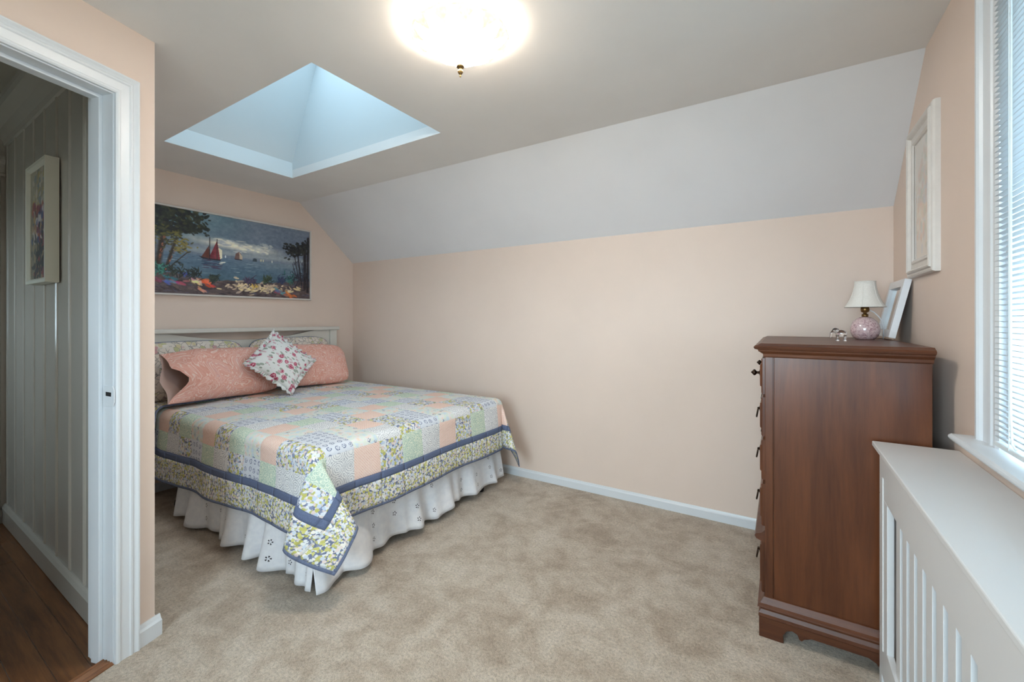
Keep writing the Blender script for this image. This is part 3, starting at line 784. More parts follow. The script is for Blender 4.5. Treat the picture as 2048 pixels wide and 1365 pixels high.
for i in range(NU):
    us = sub(Uk[i], Uk[i + 1])
    for j in range(NV):
        vs = sub(Vk[j], Vk[j + 1])
        dpt = min(depth_u(i), depth_v(j))
        P = [[drape(uu, vv) for uu in us] for vv in vs]
        UVs = [[(vv, uu) for uu in us] for vv in vs]
        if dpt < 3:
            rest[dpt].grid(P, UVs)
        else:
            # seam: sink the patch outline a touch, swell the middle
            m1, m2 = len(vs) - 1, len(us) - 1
            Pp = []
            for jj in range(m1 + 1):
                row = []
                for ii in range(m2 + 1):
                    ed = min(ii / max(1, m2), 1 - ii / max(1, m2), jj / max(1, m1), 1 - jj / max(1, m1))
                    sw = 0.0022 * min(1, ed * 7)
                    uu, vv = us[ii], vs[jj]
                    p0 = P[jj][ii]
                    e = 0.004
                    pu = Vector(drape(uu + e, vv)) - Vector(drape(uu - e, vv)); pv = Vector(drape(uu, vv + e)) - Vector(drape(uu, vv - e))
                    nn = pu.cross(pv)
                    nn = nn.normalized() if nn.length > 1e-9 else Vector((0, 0, 1))
                    row.append(tuple(Vector(p0) + nn * sw))
                Pp.append(row)
            r = i - 3; c = j - 4
            if r == 0: ty = ROW0[c % 4]
            elif r == 1: ty = ROW1[c % 4]
            elif c < 0: ty = COLP[r % 4]
            else: ty = TC[c % 4][r % 4]
            g = G(); g.grid(Pp, UVs); g.obj('patch', FAB[ty], quilt, smooth=True)
for dpt, nm, mt in ((0, 'binding', M['binding']), (1, 'border', M['border']), (2, 'band', M['band'])):
    rest[dpt].obj(nm, mt, quilt, smooth=True, solid=0.006)
# folded-back head end of the quilt hanging on the near side
P = []; UVs = []
for q in range(15):
    xx = -3.62 + 0.31 * q / 14
    row = []; uvr = []
    for t in [-0.28 + 0.68 * k / 30 for k in range(31)]:
        o, d = fold(t + 0.02, 0.07)
        wv = 0.010 * math.sin(xx * 30) * min(1, max(0, t) / 0.2)
        yy = YN - o - 0.020 - wv if t > -0.02 else YN - o
        row.append((xx, yy, ZT + 0.022 - d)); uvr.append((xx, t))
    P.append(row); UVs.append(uvr)
g = G(); g.grid(P, UVs); g.obj('folded_end', M['border'], quilt, smooth=True, solid=0.008)
g = G(); g.tube([(p[0] + 0.003, p[1], p[2]) for p in P[-1]], 0.006, 8); g.obj('binding', M['binding'], quilt, smooth=True)

# ---- eyelet bed skirt
sk = empty('bed_skirt', (-2.4, 1.85, 0), 'white gathered eyelet bed skirt hanging below the quilt', 'bed skirt')
def skirt(n, fn, name):
    P = []; UVs = []; m = 14
    for i in range(n + 1):
        s = i / n; row = []; uvr = []
        for k in range(m + 1):
            t = k / m
            row.append(fn(s, t)); uvr.append(fn(s, t, True))
        P.append(row); UVs.append(uvr)
    g = G(); g.grid(P, UVs); g.obj(name, M['eyelet'], sk, smooth=True, solid=0.002)
def ruffle(s, seed, L):
    x = s * L
    w = math.sin(x * 24 + 5.0 * nz(x * 2.3, seed, 0)) + 0.45 * math.sin(x * 51 + 4 * nz(x * 3, seed, 4)) + 0.9 * nz(x * 6, seed, 9)
    return w
def near_fn(s, t, uv=False):
    L = 1.40; x = -3.12 + s * L
    if uv: return (s * L * 1.35, t * 0.32)
    w = ruffle(s, 1.0, L); am = 0.004 + 0.030 * t ** 1.3
    zb = 0.028 + 0.022 * nz(s * 7, 3, 0)
    am *= min(1.0, (1 - s) * 7 + 0.1)
    y = 1.142 - 0.024 * t - am * w * (0.6 + 0.5 * s) - 0.006 * s * t
    return (x + 0.012 * t * math.cos(x * 31), y, 0.335 + (zb - 0.335) * t)
def foot_fn(s, t, uv=False):
    L = 1.50; y = 1.115 + s * L
    if uv: return (s * L * 1.35, t * 0.32)
    w = ruffle(s, 5.0, L); am = 0.004 + 0.028 * t ** 1.3
    zb = 0.034 + 0.020 * nz(s * 7, 8, 0) + 0.020 * s
    am *= min(1.0, s * 7 + 0.2)
    x = -1.765 + 0.030 * t + am * w * (1.1 - 0.5 * s) + 0.055 * t * max(0, 1 - s * 4.5)
    return (x, y + 0.012 * t * math.cos(y * 31) + 0.03 * t * s, 0.335 + (zb - 0.335) * t)
skirt(260, near_fn, 'side_panel'); skirt(270, foot_fn, 'foot_panel')

# ---- pillows
def pillow_pts(cen, w, h, th, tilt, roll=0.0, yaw=0.0, n=26, seed=0.0, wr=0.012, pin=0.04, pw=0.42, rc=0.13):
    c = Vector(cen)
    en = Vector((math.cos(yaw) * math.cos(tilt), math.sin(yaw) * math.cos(tilt), math.sin(tilt)))
    ew0 = Vector((-math.sin(yaw), math.cos(yaw), 0)); eh0 = en.cross(ew0) * 1.0
    if eh0.z < 0: eh0 = -eh0
    ew = ew0 * math.cos(roll) + eh0 * math.sin(roll); eh = -ew0 * math.sin(roll) + eh0 * math.cos(roll)
    def pt(u, v, side):
        x = u * w / 2 * (1 - pin * (1 - v * v)); y = v * h / 2 * (1 - pin * (1 - u * u))
        cr_ = 1 - rc * (u * u * v * v) ** 1.5; x *= cr_; y *= cr_ - (0.6 * rc * abs(u) ** 6 * (1 if v > 0 else 0.2))
        T = (max(0, 1 - u * u) * max(0, 1 - v * v)) ** pw
        k = wr * (nz(u * 2.2 + seed, v * 2.2, side * 3.1) + 0.5 * nz(u * 6 + seed, v * 6, side * 2.0)) * min(1, T * 3)
        return c + ew * x + eh * y + en * (side * (th / 2 * T) + k)
    return pt, (c, ew, eh, en)
def pillow(name, mat, cen, w, h, th, tilt, label, group, **kw):
    n = 30
    pt, fr = pillow_pts(cen, w, h, th, tilt, **kw)
    g = G()
    for side in (1, -1):
        P = []; UVs = []
        for j in range(n + 1):
            v = math.sin(math.pi / 2 * (-1 + 2 * j / n)); row = []; uvr = []
            for i in range(n + 1):
                u = math.sin(math.pi / 2 * (-1 + 2 * i / n)) * side
                row.append(tuple(pt(u, v, side))); uvr.append((u * w / 2 + (3 if side < 0 else 0) + kw.get('seed', 0), v * h / 2))
            P.append(row); UVs.append(uvr)
        g.grid(P, UVs)
    root = empty(name, tuple(Vector(cen) - fr[2] * h / 2), label, 'pillow' if name != 'throw_cushion' else 'cushion', group)
    o = g.obj('cover', mat, root, smooth=True)
    return root, pt, fr
ZP = ZT + 0.014
shamL, ptL, _ = pillow('pillow_sham', M['sham'], (-3.545, 1.365, 0.856), 0.74, 0.415, 0.14, R(12), 'beige floral pillow sham behind the large peach pillow, nearest the doorway', 'pillows on the bed', seed=1.0)
shamR, ptR, _ = pillow('pillow_sham', M['sham'], (-3.545, 2.112, 0.858), 0.74, 0.415, 0.14, R(12), 'beige floral pillow sham at the back beside the headboard post by the long wall', 'pillows on the bed', seed=4.0)
for root, pt, ww in ((shamL, ptL, 1), (shamR, ptR, 1)):   # piped edge
    pts = [pt(-1 + 2 * q / 24, 1, 0) for q in range(25)] + [pt(1, 1 - 2 * q / 16, 0) for q in range(1, 17)]
    G().tube([tuple(p) for p in pts], 0.005, 6).obj('piping', M['binding'], root, smooth=True)
    pts = [pt(-1, 1 - 2 * q / 16, 0) for q in range(17)]
    G().tube([tuple(p) for p in pts], 0.005, 6).obj('piping', M['binding'], root, smooth=True)
pR, _, _ = pillow('peach_pillow', M['paisley'], (-3.335, 2.155, 0.832), 0.66, 0.37, 0.17, R(26), 'peach paisley pillow with rounded closed end, beside the long wall', 'pillows on the bed', seed=2.0, roll=R(-3))
# near peach pillow with its open, rumpled pillowcase end towards the doorway
def open_pillow():
    root = empty('peach_pillow', (-3.33, 1.48, ZP), 'larger peach paisley pillow with open rumpled case end, nearest the doorway', 'pillow', 'pillows on the bed')
    c = Vector((-3.335, 1.470, 0.832)); tilt = R(24)
    en = Vector((math.cos(tilt), 0, math.sin(tilt))); eh = Vector((-math.sin(tilt), 0, math.cos(tilt))); ew = Vector((0, 1, 0))
    W, H, T = 0.71, 0.37, 0.18; n = 48; m = 56
    def prof(s):
        # s 0 = open end (towards the doorway) .. 1 = far closed end
        fill = 1.0 if s > 0.26 else 0.42 + 0.58 * math.sin(math.pi / 2 * s / 0.26)
        cl = max(0.0, 1 - ((max(0, s - 0.62)) / 0.38) ** 2.6) ** 0.5
        hh = H / 2 * (1 - 0.04 * math.sin(math.pi * s)) * (0.80 + 0.20 * cl if s > 0.62 else 1.0)
        return T / 2 * fill * cl + 0.002, hh
    def pt(s, th, shr=0.0):
        ct, st = math.cos(th), math.sin(th)
        bn = math.copysign(abs(st) ** 0.62, st)
        if ct > 0:       # the front layer's mouth is pulled back in a deep fold
            s0 = 0.15 * ct * math.exp(-((bn + 0.30) / 0.42) ** 2) + 0.03 * ct * max(0, bn)
            s = s0 + (1 - s0) * s
        t, hh = prof(s); b = bn * hh
        a = ct * (t - shr)
        e = max(0, 1 - s / 0.30)
        if ct > 0:
            a += e * (0.045 * math.sin(bn * 3.4 + 1.2) * ct)
        x = (s - 0.5) * W - 0.012 * e * math.cos(bn * 5)
        drop = 0.020 * e * (1 if b > 0 else 0.2) * (1 + math.sin(bn * 2))
        k = 0.011 * (nz(s * 4.5, b * 9, 5.0 + (1 if ct > 0 else 0)) + 0.6 * nz(s * 9, b * 16, 3.0)) * (1 if s < 0.9 else 0.3) * abs(ct) ** 0.5
        return c + ew * x + eh * (b - drop) + en * (a + k + 0.05 * (1 - s) ** 2)
    P = []; UVs = []
    for i in range(n + 1):
        s = (i / n) ** 1.15; row = []; uvr = []
        for k in range(m):
            th = 2 * math.pi * k / m
            row.append(tuple(pt(s, th))); uvr.append((s * W, math.sin(th) * H / 2 + (1.5 if math.cos(th) < 0 else 0)))
        P.append(row); UVs.append(uvr)
    g = G(); g.grid(P, UVs, closed_u=True); g.obj('pillowcase', M['paisley'], root, smooth=True)
    P = []; UVs = []
    for i in range(10):
        s = 0.26 * i / 9; row = []; uvr = []
        for k in range(m):
            th = 2 * math.pi * k / m; row.append(tuple(pt(s, th, 0.0 if i == 0 else 0.005))); uvr.append((s, th))
        P.append(row); UVs.append(uvr)
    g = G(); g.grid(P, UVs, closed_u=True); g.obj('case_lining', M['lining'], root, smooth=True)
    pc = pt(0.30, math.pi / 2) * 0.5 + pt(0.30, -math.pi / 2) * 0.5
    G().ball(tuple(pc), (0.05, 0.07, 0.14), 14, 10).obj('pillow_filling', M['matt'], root, smooth=True)
open_pillow()
# ruffled rose cushion standing on its corner
cu, ptc, frc = pillow('throw_cushion', M['roses'], (-3.165, 1.80, 0.892), 0.355, 0.355, 0.12, R(30), 'white rose-print ruffled cushion standing on its corner before the peach pillows', None, roll=R(43), seed=6.0, pin=0.11, wr=0.006, rc=0.0)
cw, cew, ceh, cen_ = frc
P = []; UVs = []; N = 240
for q in range(N):
    f = 4 * q / N; sd = int(f); t = -1 + 2 * (f - sd)
    uu, vv = [(t, -1), (1, t), (-t, 1), (-1, -t)][sd]
    p = ptc(uu, vv, 0); rad = (p - cw)
    out = rad.normalized()
    row = []; uvr = []
    for k in range(4):
        kk = k / 3; amp = 0.011 * kk * math.sin(q * 2 * math.pi / 6.2 + 1.5 * nz(q * 0.11, 0, 0))
        row.append(tuple(p + out * (0.034 * kk - 0.004) + cen_ * amp)); uvr.append((q * 0.011, 0.5 + 0.034 * kk))
    P.append(row); UVs.append(uvr)
P.append(P[0]); UVs.append(UVs[0])
g = G(); g.grid(P, UVs); g.obj('ruffle', M['roses'], cu, smooth=True, solid=0.0015)

# ================================================================== PICTURES
def canvas(name, parent, W, H, fn, rgb, mat, relief=0.0):
    """rgb: (H+1, W+1, 3) sRGB 0..255 array painted on a grid mesh; fn(s, t, h) -> xyz"""
    vs = []
    lum = rgb.mean(axis=2) / 255.0
    for j in range(H + 1):
        for i in range(W + 1): vs.append(fn(i / W, j / H, relief * float(lum[j, i])))
    fs = [(j * (W + 1) + i, j * (W + 1) + i + 1, (j + 1) * (W + 1) + i + 1, (j + 1) * (W + 1) + i) for j in range(H) for i in range(W)]
    me = bpy.data.meshes.new(name); me.from_pydata(vs, [], fs); me.update()
    ca = me.color_attributes.new('Col', 'FLOAT_COLOR', 'POINT')
    a = np.clip(rgb, 0, 255) / 255.0
    l = np.where(a <= 0.04045, a / 12.92, ((a + 0.055) / 1.055) ** 2.4)
    c4 = np.ones((l.shape[0] * l.shape[1], 4), dtype=np.float32); c4[:, :3] = l.reshape(-1, 3)
    ca.data.foreach_set('color', c4.ravel())
    me.materials.append(mat)
    o = bpy.data.objects.new(name, me); COL.objects.link(o); adopt(o, parent); return o

class Art:
    def __init__(s, W, H, asp, seed=1):
        s.W, s.H, s.asp = W, H, asp
        s.x, s.y = np.meshgrid(np.linspace(0, 1, W + 1), np.linspace(0, 1, H + 1))
        s.c = np.zeros((H + 1, W + 1, 3)); s.rng = np.random.RandomState(seed)
    def nz(s, fx, fy, oct=3, seed=0):
        out = np.zeros_like(s.x); amp = 1.0; tot = 0
        for o in range(oct):
            r = np.random.RandomState(seed * 17 + o)
            gx, gy = int(fx * 2 ** o) + 3, int(fy * 2 ** o) + 3
            g = r.rand(gy, gx); X = s.x * (gx - 2); Y = s.y * (gy - 2)
            i, j = X.astype(int), Y.astype(int); tx, ty = X - i, Y - j
            tx = tx * tx * (3 - 2 * tx); ty = ty * ty * (3 - 2 * ty)
            v = (g[j, i] * (1 - tx) + g[j, i + 1] * tx) * (1 - ty) + (g[j + 1, i] * (1 - tx) + g[j + 1, i + 1] * tx) * ty
            out += v * amp; tot += amp; amp *= 0.55
        return out / tot
    def put(s, mask, col, a=1.0):
        m = (np.clip(mask, 0, 1) * a)[..., None]
        s.c = s.c * (1 - m) + np.array(col, float) * m
    def dab(s, cx, cy, rx, ry, col, ang=0.0, a=1.0, soft=0.35):
        dx = (s.x - cx) * s.asp; dy = s.y - cy
        c, n = math.cos(ang), math.sin(ang)
        u = (dx * c + dy * n) / rx; v = (-dx * n + dy * c) / ry
        d = u * u + v * v
        s.put(np.clip((1 - d) / soft, 0, 1), col, a)
    def poly(s, pts, col, a=1.0):
        ins = np.zeros_like(s.x, bool); n = len(pts)
        for i in range(n):
            x0, y0 = pts[i]; x1, y1 = pts[(i + 1) % n]
            if y0 == y1: continue
            cond = ((y0 > s.y) != (y1 > s.y)) & (s.x < (x1 - x0) * (s.y - y0) / (y1 - y0) + x0)
            ins ^= cond
        s.put(ins.astype(float), col, a)
    def line(s, p, q, wd, col, a=1.0):
        ax, ay = p[0] * s.asp, p[1]; bx_, by = q[0] * s.asp, q[1]
        dx, dy = bx_ - ax, by - ay; L2 = dx * dx + dy * dy + 1e-9
        t = np.clip(((s.x * s.asp - ax) * dx + (s.y - ay) * dy) / L2, 0, 1)
        d = np.hypot(s.x * s.asp - ax - t * dx, s.y - ay - t * dy)
        s.put(np.clip(1.5 - d / wd, 0, 1), col, a)

def seascape():
    A = Art(460, 230, 2.05, 3); rg = A.rng
    sky = np.zeros_like(A.c)
    n1 = A.nz(5, 4, 5, 1); n2 = A.nz(8, 6, 4, 2)
    # sky: teal top-left, slate grey right, warm bright band over the horizon
    t = np.clip((A.y - 0.49) / 0.51, 0, 1)
    base = np.array([104, 116, 130.0]) * np.ones_like(A.c)
    A.c = base
    A.put(np.clip((0.62 - A.x) * 2.2, 0, 1) * np.clip(t * 1.5 - 0.35, 0, 1), (96, 138, 146), 0.9)
    A.put(np.clip((A.x - 0.5) * 2.0, 0, 1), (96, 104, 122), 0.55)
    A.put(np.clip(n1 * 3 - 1.55, 0, 1), (128, 138, 148), 0.5)
    cl = np.clip(1 - np.abs(A.y - (0.645 + 0.06 * (n2 - 0.5) - 0.10 * (A.x - 0.5))) / 0.075, 0, 1) * np.clip((A.x - 0.2) * 4, 0, 1) * np.clip((0.85 - A.x) * 3.5, 0, 1)
    A.put(np.clip(cl * (0.5 + 1.6 * n2), 0, 1), (210, 204, 186), 0.95)
    A.put(np.clip(1 - np.abs(A.y - 0.54) / 0.07, 0, 1), (164, 168, 166), 0.6)
    for k in range(46):
        cx = rg.uniform(0.4, 0.74); cy = 0.66 - 0.12 * (cx - 0.5) + rg.normal(0, 0.03)
        A.dab(cx, cy, rg.uniform(0.02, 0.07), rg.uniform(0.006, 0.016), [(226, 218, 196), (196, 194, 184), (150, 156, 164)][rg.randint(3)], rg.uniform(-0.25, 0.15), 0.6)
    for k in range(30):
        A.dab(rg.uniform(0.62, 0.74), rg.uniform(0.60, 0.72), rg.uniform(0.015, 0.04), rg.uniform(0.008, 0.02), (176, 178, 172), rg.uniform(-0.6, 0.8), 0.45)
    # hills and sea
    hz = 0.482
    hill = hz + 0.09 * np.exp(-((A.x - 0.13) / 0.13) ** 2) + 0.012 * np.sin(A.x * 17) + 0.018
    A.put(((A.y < hill) & (A.x < 0.8)).astype(float), (104, 116, 130), 0.9)
    A.put((A.y < hz).astype(float), (92, 110, 128))
    sea = (A.y < hz).astype(float)
    A.put(sea * np.clip((0.48 - A.y) * 3.6, 0, 1), (66, 92, 106), 0.85)
    A.put(sea * np.clip(A.nz(5, 60, 3, 9) * 3 - 1.7, 0, 1), (128, 142, 150), 0.5)
    A.put(sea * np.clip((A.x - 0.45) * 3, 0, 1) * np.clip((A.y - 0.33) * 8, 0, 1), (124, 134, 138), 0.5)
    for k in range(70):
        A.dab(rg.uniform(0.12, 0.85), rg.uniform(0.22, 0.46), rg.uniform(0.02, 0.07), 0.0035, [(150, 164, 172), (74, 96, 112), (60, 82, 98)][rg.randint(3)], 0, 0.6)
    # main boat
    A.poly([(0.327, 0.462), (0.366, 0.61), (0.371, 0.45)], (96, 56, 48))
    A.poly([(0.363, 0.447), (0.409, 0.685), (0.428, 0.445)], (124, 54, 62))
    A.poly([(0.363, 0.447), (0.385, 0.55), (0.40, 0.446)], (104, 44, 56), 0.7)
    A.poly([(0.415, 0.60), (0.436, 0.57), (0.437, 0.47), (0.426, 0.455)], (208, 200, 176))
    A.line((0.370, 0.45), (0.370, 0.71), 0.005, (52, 46, 48)); A.line((0.409, 0.45), (0.409, 0.70), 0.004, (60, 50, 50))
    A.poly([(0.312, 0.472), (0.335, 0.437), (0.424, 0.433), (0.434, 0.452), (0.36, 0.452)], (44, 40, 48))
    for k in range(26): A.dab(rg.uniform(0.335, 0.425), rg.uniform(0.33, 0.43), rg.uniform(0.02, 0.05), 0.008, [(62, 56, 80), (84, 66, 86), (52, 70, 92)][rg.randint(3)], 0, 0.7)
    for k in range(8): A.dab(rg.uniform(0.425, 0.45), rg.uniform(0.39, 0.43), 0.02, 0.005, (206, 206, 196), 0.2, 0.8)
    # distant boats
    A.poly([(0.505, 0.478), (0.512, 0.548), (0.53, 0.575), (0.545, 0.545), (0.548, 0.475)], (110, 86, 80)); A.poly([(0.535, 0.48), (0.532, 0.565), (0.552, 0.52), (0.550, 0.48)], (176, 160, 140))
    A.poly([(0.505, 0.482), (0.51, 0.466), (0.545, 0.466), (0.552, 0.48)], (60, 58, 66))
    A.poly([(0.612, 0.472), (0.615, 0.508), (0.625, 0.515), (0.638, 0.508), (0.638, 0.472)], (58, 70, 78))
    for cx, cc in ((0.455, (210, 214, 216)), (0.664, (206, 196, 150)), (0.678, (200, 196, 160)), (0.735, (206, 206, 190))): A.dab(cx, 0.494, 0.008, 0.02, cc, 0, 0.8)
    # left trees
    for (p, q, wd) in (((0.09, 0.26), (0.098, 0.95), 0.034), ((0.12, 0.30), (0.155, 0.86), 0.026), ((0.155, 0.27), (0.205, 0.64), 0.014), ((0.165, 0.28), (0.26, 0.50), 0.005), ((0.13, 0.45), (0.17, 0.62), 0.005), ((0.02, 0.2), (0.03, 0.95), 0.04)):
        A.line(p, q, wd, (58, 46, 40))
        for k in range(14):
            f = rg.rand(); A.dab(p[0] + (q[0] - p[0]) * f, p[1] + (q[1] - p[1]) * f * 0.7, wd * 0.5, wd * 0.8, [(150, 88, 62), (96, 60, 46), (176, 110, 84)][rg.randint(3)], 0, 0.55)
    for k in range(560):
        cx = rg.beta(1.1, 1.6) * 0.36; lo = 0.66 + 0.55 * max(0, cx - 0.14) ** 1.0
        cy = rg.uniform(lo, 1.0)
        if cx > 0.27 and cy < 0.72: continue
        A.dab(cx, cy, rg.uniform(0.016, 0.046), rg.uniform(0.010, 0.026), [(34, 38, 34), (44, 48, 38), (52, 54, 42), (30, 32, 34), (70, 70, 46)][rg.randint(5)], rg.uniform(-1, 1), 0.85)
    for k in range(70):
        A.dab(rg.normal(0.16, 0.05), rg.normal(0.68, 0.05), rg.uniform(0.012, 0.03), 0.011, [(110, 102, 50), (88, 86, 48), (60, 60, 42)][rg.randint(3)], rg.uniform(-1, 1), 0.8)
    for k in range(60):
        A.dab(rg.normal(0.225, 0.03), rg.normal(0.57, 0.045), rg.uniform(0.012, 0.03), 0.010, [(116, 104, 52), (70, 66, 42), (132, 118, 66)][rg.randint(3)], rg.uniform(-1, 1), 0.8)
    for k in range(30): A.dab(rg.uniform(0.28, 0.37), rg.uniform(0.72, 0.97), rg.uniform(0.01, 0.03), 0.011, (40, 44, 40), rg.uniform(-0.8, 0.2), 0.85)
    # shore
    sh = 0.17 + 0.05 * A.nz(9, 2, 3, 21) + 0.07 * np.clip((A.x - 0.72) * 4, 0, 1) + 0.06 * np.clip((0.36 - A.x) * 4, 0, 1)
    A.put((A.y < sh).astype(float), (84, 72, 72))
    for k in range(260):
        cx = rg.rand(); cy = rg.rand() * 0.2
        A.dab(cx, cy, rg.uniform(0.02, 0.06), rg.uniform(0.006, 0.016), [(70, 58, 64), (96, 82, 84), (112, 94, 88), (54, 46, 52), (88, 84, 100)][rg.randint(5)], rg.normal(-0.2, 0.3), 0.7)
    for k in range(130):
        cx = rg.choice([rg.normal(0.53, 0.05), rg.normal(0.73, 0.06), rg.normal(0.63, 0.05)]); cy = rg.normal(0.125, 0.035)
        A.dab(cx, cy, rg.uniform(0.015, 0.05), rg.uniform(0.006, 0.014), [(206, 188, 158), (188, 168, 142), (214, 196, 150), (166, 146, 130)][rg.randint(4)], rg.normal(0.1, 0.5), 0.85)
    for k in range(36): A.dab(rg.normal(0.62, 0.015), rg.normal(0.15, 0.02), 0.02, 0.008, (190, 160, 84), rg.uniform(-1, 1), 0.7)
    for cx, cy, cc in ((0.34, 0.17, (206, 96, 60)), (0.365, 0.13, (196, 82, 52)), (0.355, 0.15, (214, 110, 70)), (0.30, 0.16, (196, 160, 132)), (0.31, 0.14, (206, 176, 150)), (0.21, 0.14, (158, 70, 92)), (0.235, 0.12, (170, 90, 104)), (0.17, 0.12, (86, 104, 156)), (0.13, 0.15, (120, 60, 88)), (0.25, 0.24, (72, 92, 140)), (0.32, 0.06, (198, 140, 120)), (0.80, 0.07, (96, 130, 150)), (0.77, 0.08, (150, 70, 70)), (0.84, 0.05, (186, 112, 66)), (0.88, 0.03, (190, 110, 60)), (0.90, 0.14, (196, 170, 140)), (0.78, 0.10, (84, 120, 150)), (0.19, 0.18, (60, 110, 110))):
        for k in range(5): A.dab(cx + rg.normal(0, 0.012), cy + rg.normal(0, 0.012), 0.04, 0.013, tuple(np.array(cc) + rg.normal(0, 10, 3)), rg.normal(-0.4, 0.3), 0.8)
    # bushes
    for cx, cy, r, cols in ((0.20, 0.27, 0.05, [(36, 42, 40), (52, 60, 48)]), (0.13, 0.28, 0.04, [(52, 108, 98), (70, 130, 116), (40, 70, 66)]), (0.29, 0.25, 0.04, [(34, 40, 40), (46, 54, 48)]), (0.395, 0.20, 0.03, [(44, 54, 52), (60, 70, 60)]), (0.86, 0.28, 0.05, [(44, 70, 78), (50, 100, 92), (36, 44, 54)]), (0.94, 0.30, 0.06, [(38, 40, 50), (48, 50, 60)]), (0.70, 0.235, 0.03, [(44, 56, 48), (66, 78, 56)]), (0.60, 0.20, 0.04, [(84, 66, 88), (60, 58, 76)]), (0.80, 0.25, 0.03, [(44, 56, 84), (60, 66, 90)])):
        for k in range(46):
            A.dab(cx + rg.normal(0, r * 0.45), cy + rg.normal(0, r * 0.7), rg.uniform(0.02, 0.05), 0.007, cols[rg.randint(len(cols))], rg.uniform(0.2, 2.9), 0.85)
    # right trees
    for p, q, wd in (((0.965, 0.15), (0.965, 0.8), 0.022), ((0.94, 0.2), (0.915, 0.62), 0.009), ((0.925, 0.2), (0.89, 0.62), 0.006), ((0.985, 0.1), (0.99, 0.9), 0.016), ((0.91, 0.25), (0.875, 0.5), 0.004)):
        A.line(p, q, wd, (40, 34, 38))
    for k in range(230):
        cx = rg.normal(0.915, 0.05); cy = rg.normal(0.70, 0.05) + max(0, cx - 0.93) * 1.2
        if cx < 0.80: continue
        A.dab(cx, cy, rg.uniform(0.012, 0.03), rg.uniform(0.009, 0.018), [(38, 40, 40), (28, 30, 34), (52, 52, 48)][rg.randint(3)], rg.uniform(-0.6, 0.6), 0.85)
    for k in range(90):
        A.dab(rg.uniform(0.88, 1.0), rg.uniform(0.2, 0.55), 0.006, rg.uniform(0.02, 0.06), [(40, 40, 52), (54, 58, 76)][rg.randint(2)], rg.normal(0, 0.3), 0.5)
    A.c = A.c + (A.nz(60, 40, 2, 31) - 0.5)[..., None] * 22
    return np.clip((A.c - 96) * 1.12 + 96, 0, 255) * 1.12
def HWf(a, b, h): return (XL + h, a, b)
pa = empty('painting', (XL, 1.70, 1.38), 'wide oil painting of red-sailed boats on a bay above the headboard', 'painting')
PR = (1.06, 2.352, 1.397, 2.012)
G().loft_frame([(0, 0.012), (0, 0.030), (0.003, 0.034), (0.010, 0.034), (0.013, 0.030), (0.013, 0.0)], PR, HWf).obj('frame', M['silver_frame'], pa)
canvas('canvas', pa, 460, 230, lambda s, t, h: (XL + 0.020 + h, PR[0] + s * (PR[1] - PR[0]), PR[2] + t * (PR[3] - PR[2])), seascape(), M['oil'], 0.002)

# abstract in a deep cream tray frame on the hall boards
def abstract():
    A = Art(120, 190, 0.66, 5); rg = A.rng
    A.c[:] = (120, 112, 96)
    A.put(np.clip((A.y - 0.55) * 3, 0, 1), (168, 160, 140))
    for k in range(620):
        y = rg.rand(); x = rg.normal(0.55, 0.22)
        if y > 0.68: cc = [(176, 168, 150), (150, 140, 118), (170, 150, 90), (120, 130, 140), (190, 180, 170)][rg.randint(5)]
        elif y > 0.35: cc = [(150, 84, 60), (60, 76, 120), (196, 186, 180), (120, 50, 70), (50, 50, 56), (160, 130, 90)][rg.randint(6)]
        else: cc = [(44, 48, 60), (130, 60, 66), (60, 70, 70), (150, 130, 100), (40, 40, 44)][rg.randint(5)]
        A.dab(x, y, rg.uniform(0.015, 0.05), rg.uniform(0.01, 0.05), cc, rg.uniform(0.6, 2.4), 0.85)
    return A.c * 1.1
HF = 0.560
ha = empty('hall_painting', (-2.97, HF, 1.37), 'narrow abstract oil painting in deep cream frame on the hall boards', 'painting')
HR = (-3.125, -2.815, 1.405, 1.925)
def HPf(a, b, h): return (a, HF - 0.004 - h, b)
G().loft_frame([(0, 0.026), (0, 0.034), (0.010, 0.046), (0.024, 0.046), (0.024, 0.0)], HR, HPf).obj('frame', M['cream_frame'], ha)
canvas('canvas', ha, 120, 190, lambda s, t, h: (HR[0] + s * (HR[1] - HR[0]), HF - 0.033 - h, HR[2] + t * (HR[3] - HR[2])), abstract(), M['oil'], 0.003)

# framed pale print on the right wall
def pale_print():
    A = Art(70, 120, 0.56, 9); rg = A.rng
    A.c[:] = (238, 230, 220)
    for k in range(160):
        A.dab(rg.normal(0.5, 0.22), rg.normal(0.5, 0.2), rg.uniform(0.02, 0.06), rg.uniform(0.015, 0.05), [(226, 196, 180), (206, 210, 190), (234, 222, 200), (212, 218, 224), (238, 206, 190)][rg.randint(5)], rg.uniform(0, 3), 0.5)
    return A.c
wp = empty('wall_picture', (XR, 2.26, 1.38), 'tall whitish moulded frame with pale print hanging above the dresser', 'picture')
FR = (2.155, 2.375, 1.455, 1.925)
G().loft_frame([(0, 0.006), (0, 0.014), (0.006, 0.020), (0.014, 0.020), (0.018, 0.014), (0.036, 0.016), (0.042, 0.026), (0.047, 0.030), (0.052, 0.027), (0.055, 0.020), (0.062, 0.024), (0.068, 0.021), (0.071, 0.014), (0.071, 0.0)], FR, RWf).obj('frame', M['silver_frame'], wp)
canvas('print', wp, 70, 120, lambda s, t, h: (XR - 0.008, FR[1] - s * (FR[1] - FR[0]), FR[2] + t * (FR[3] - FR[2])), pale_print(), M['oil'])
G().box(XR - 0.013, XR - 0.011, FR[0], FR[1], FR[2], FR[3]).obj('glass', M['picglass'], wp)

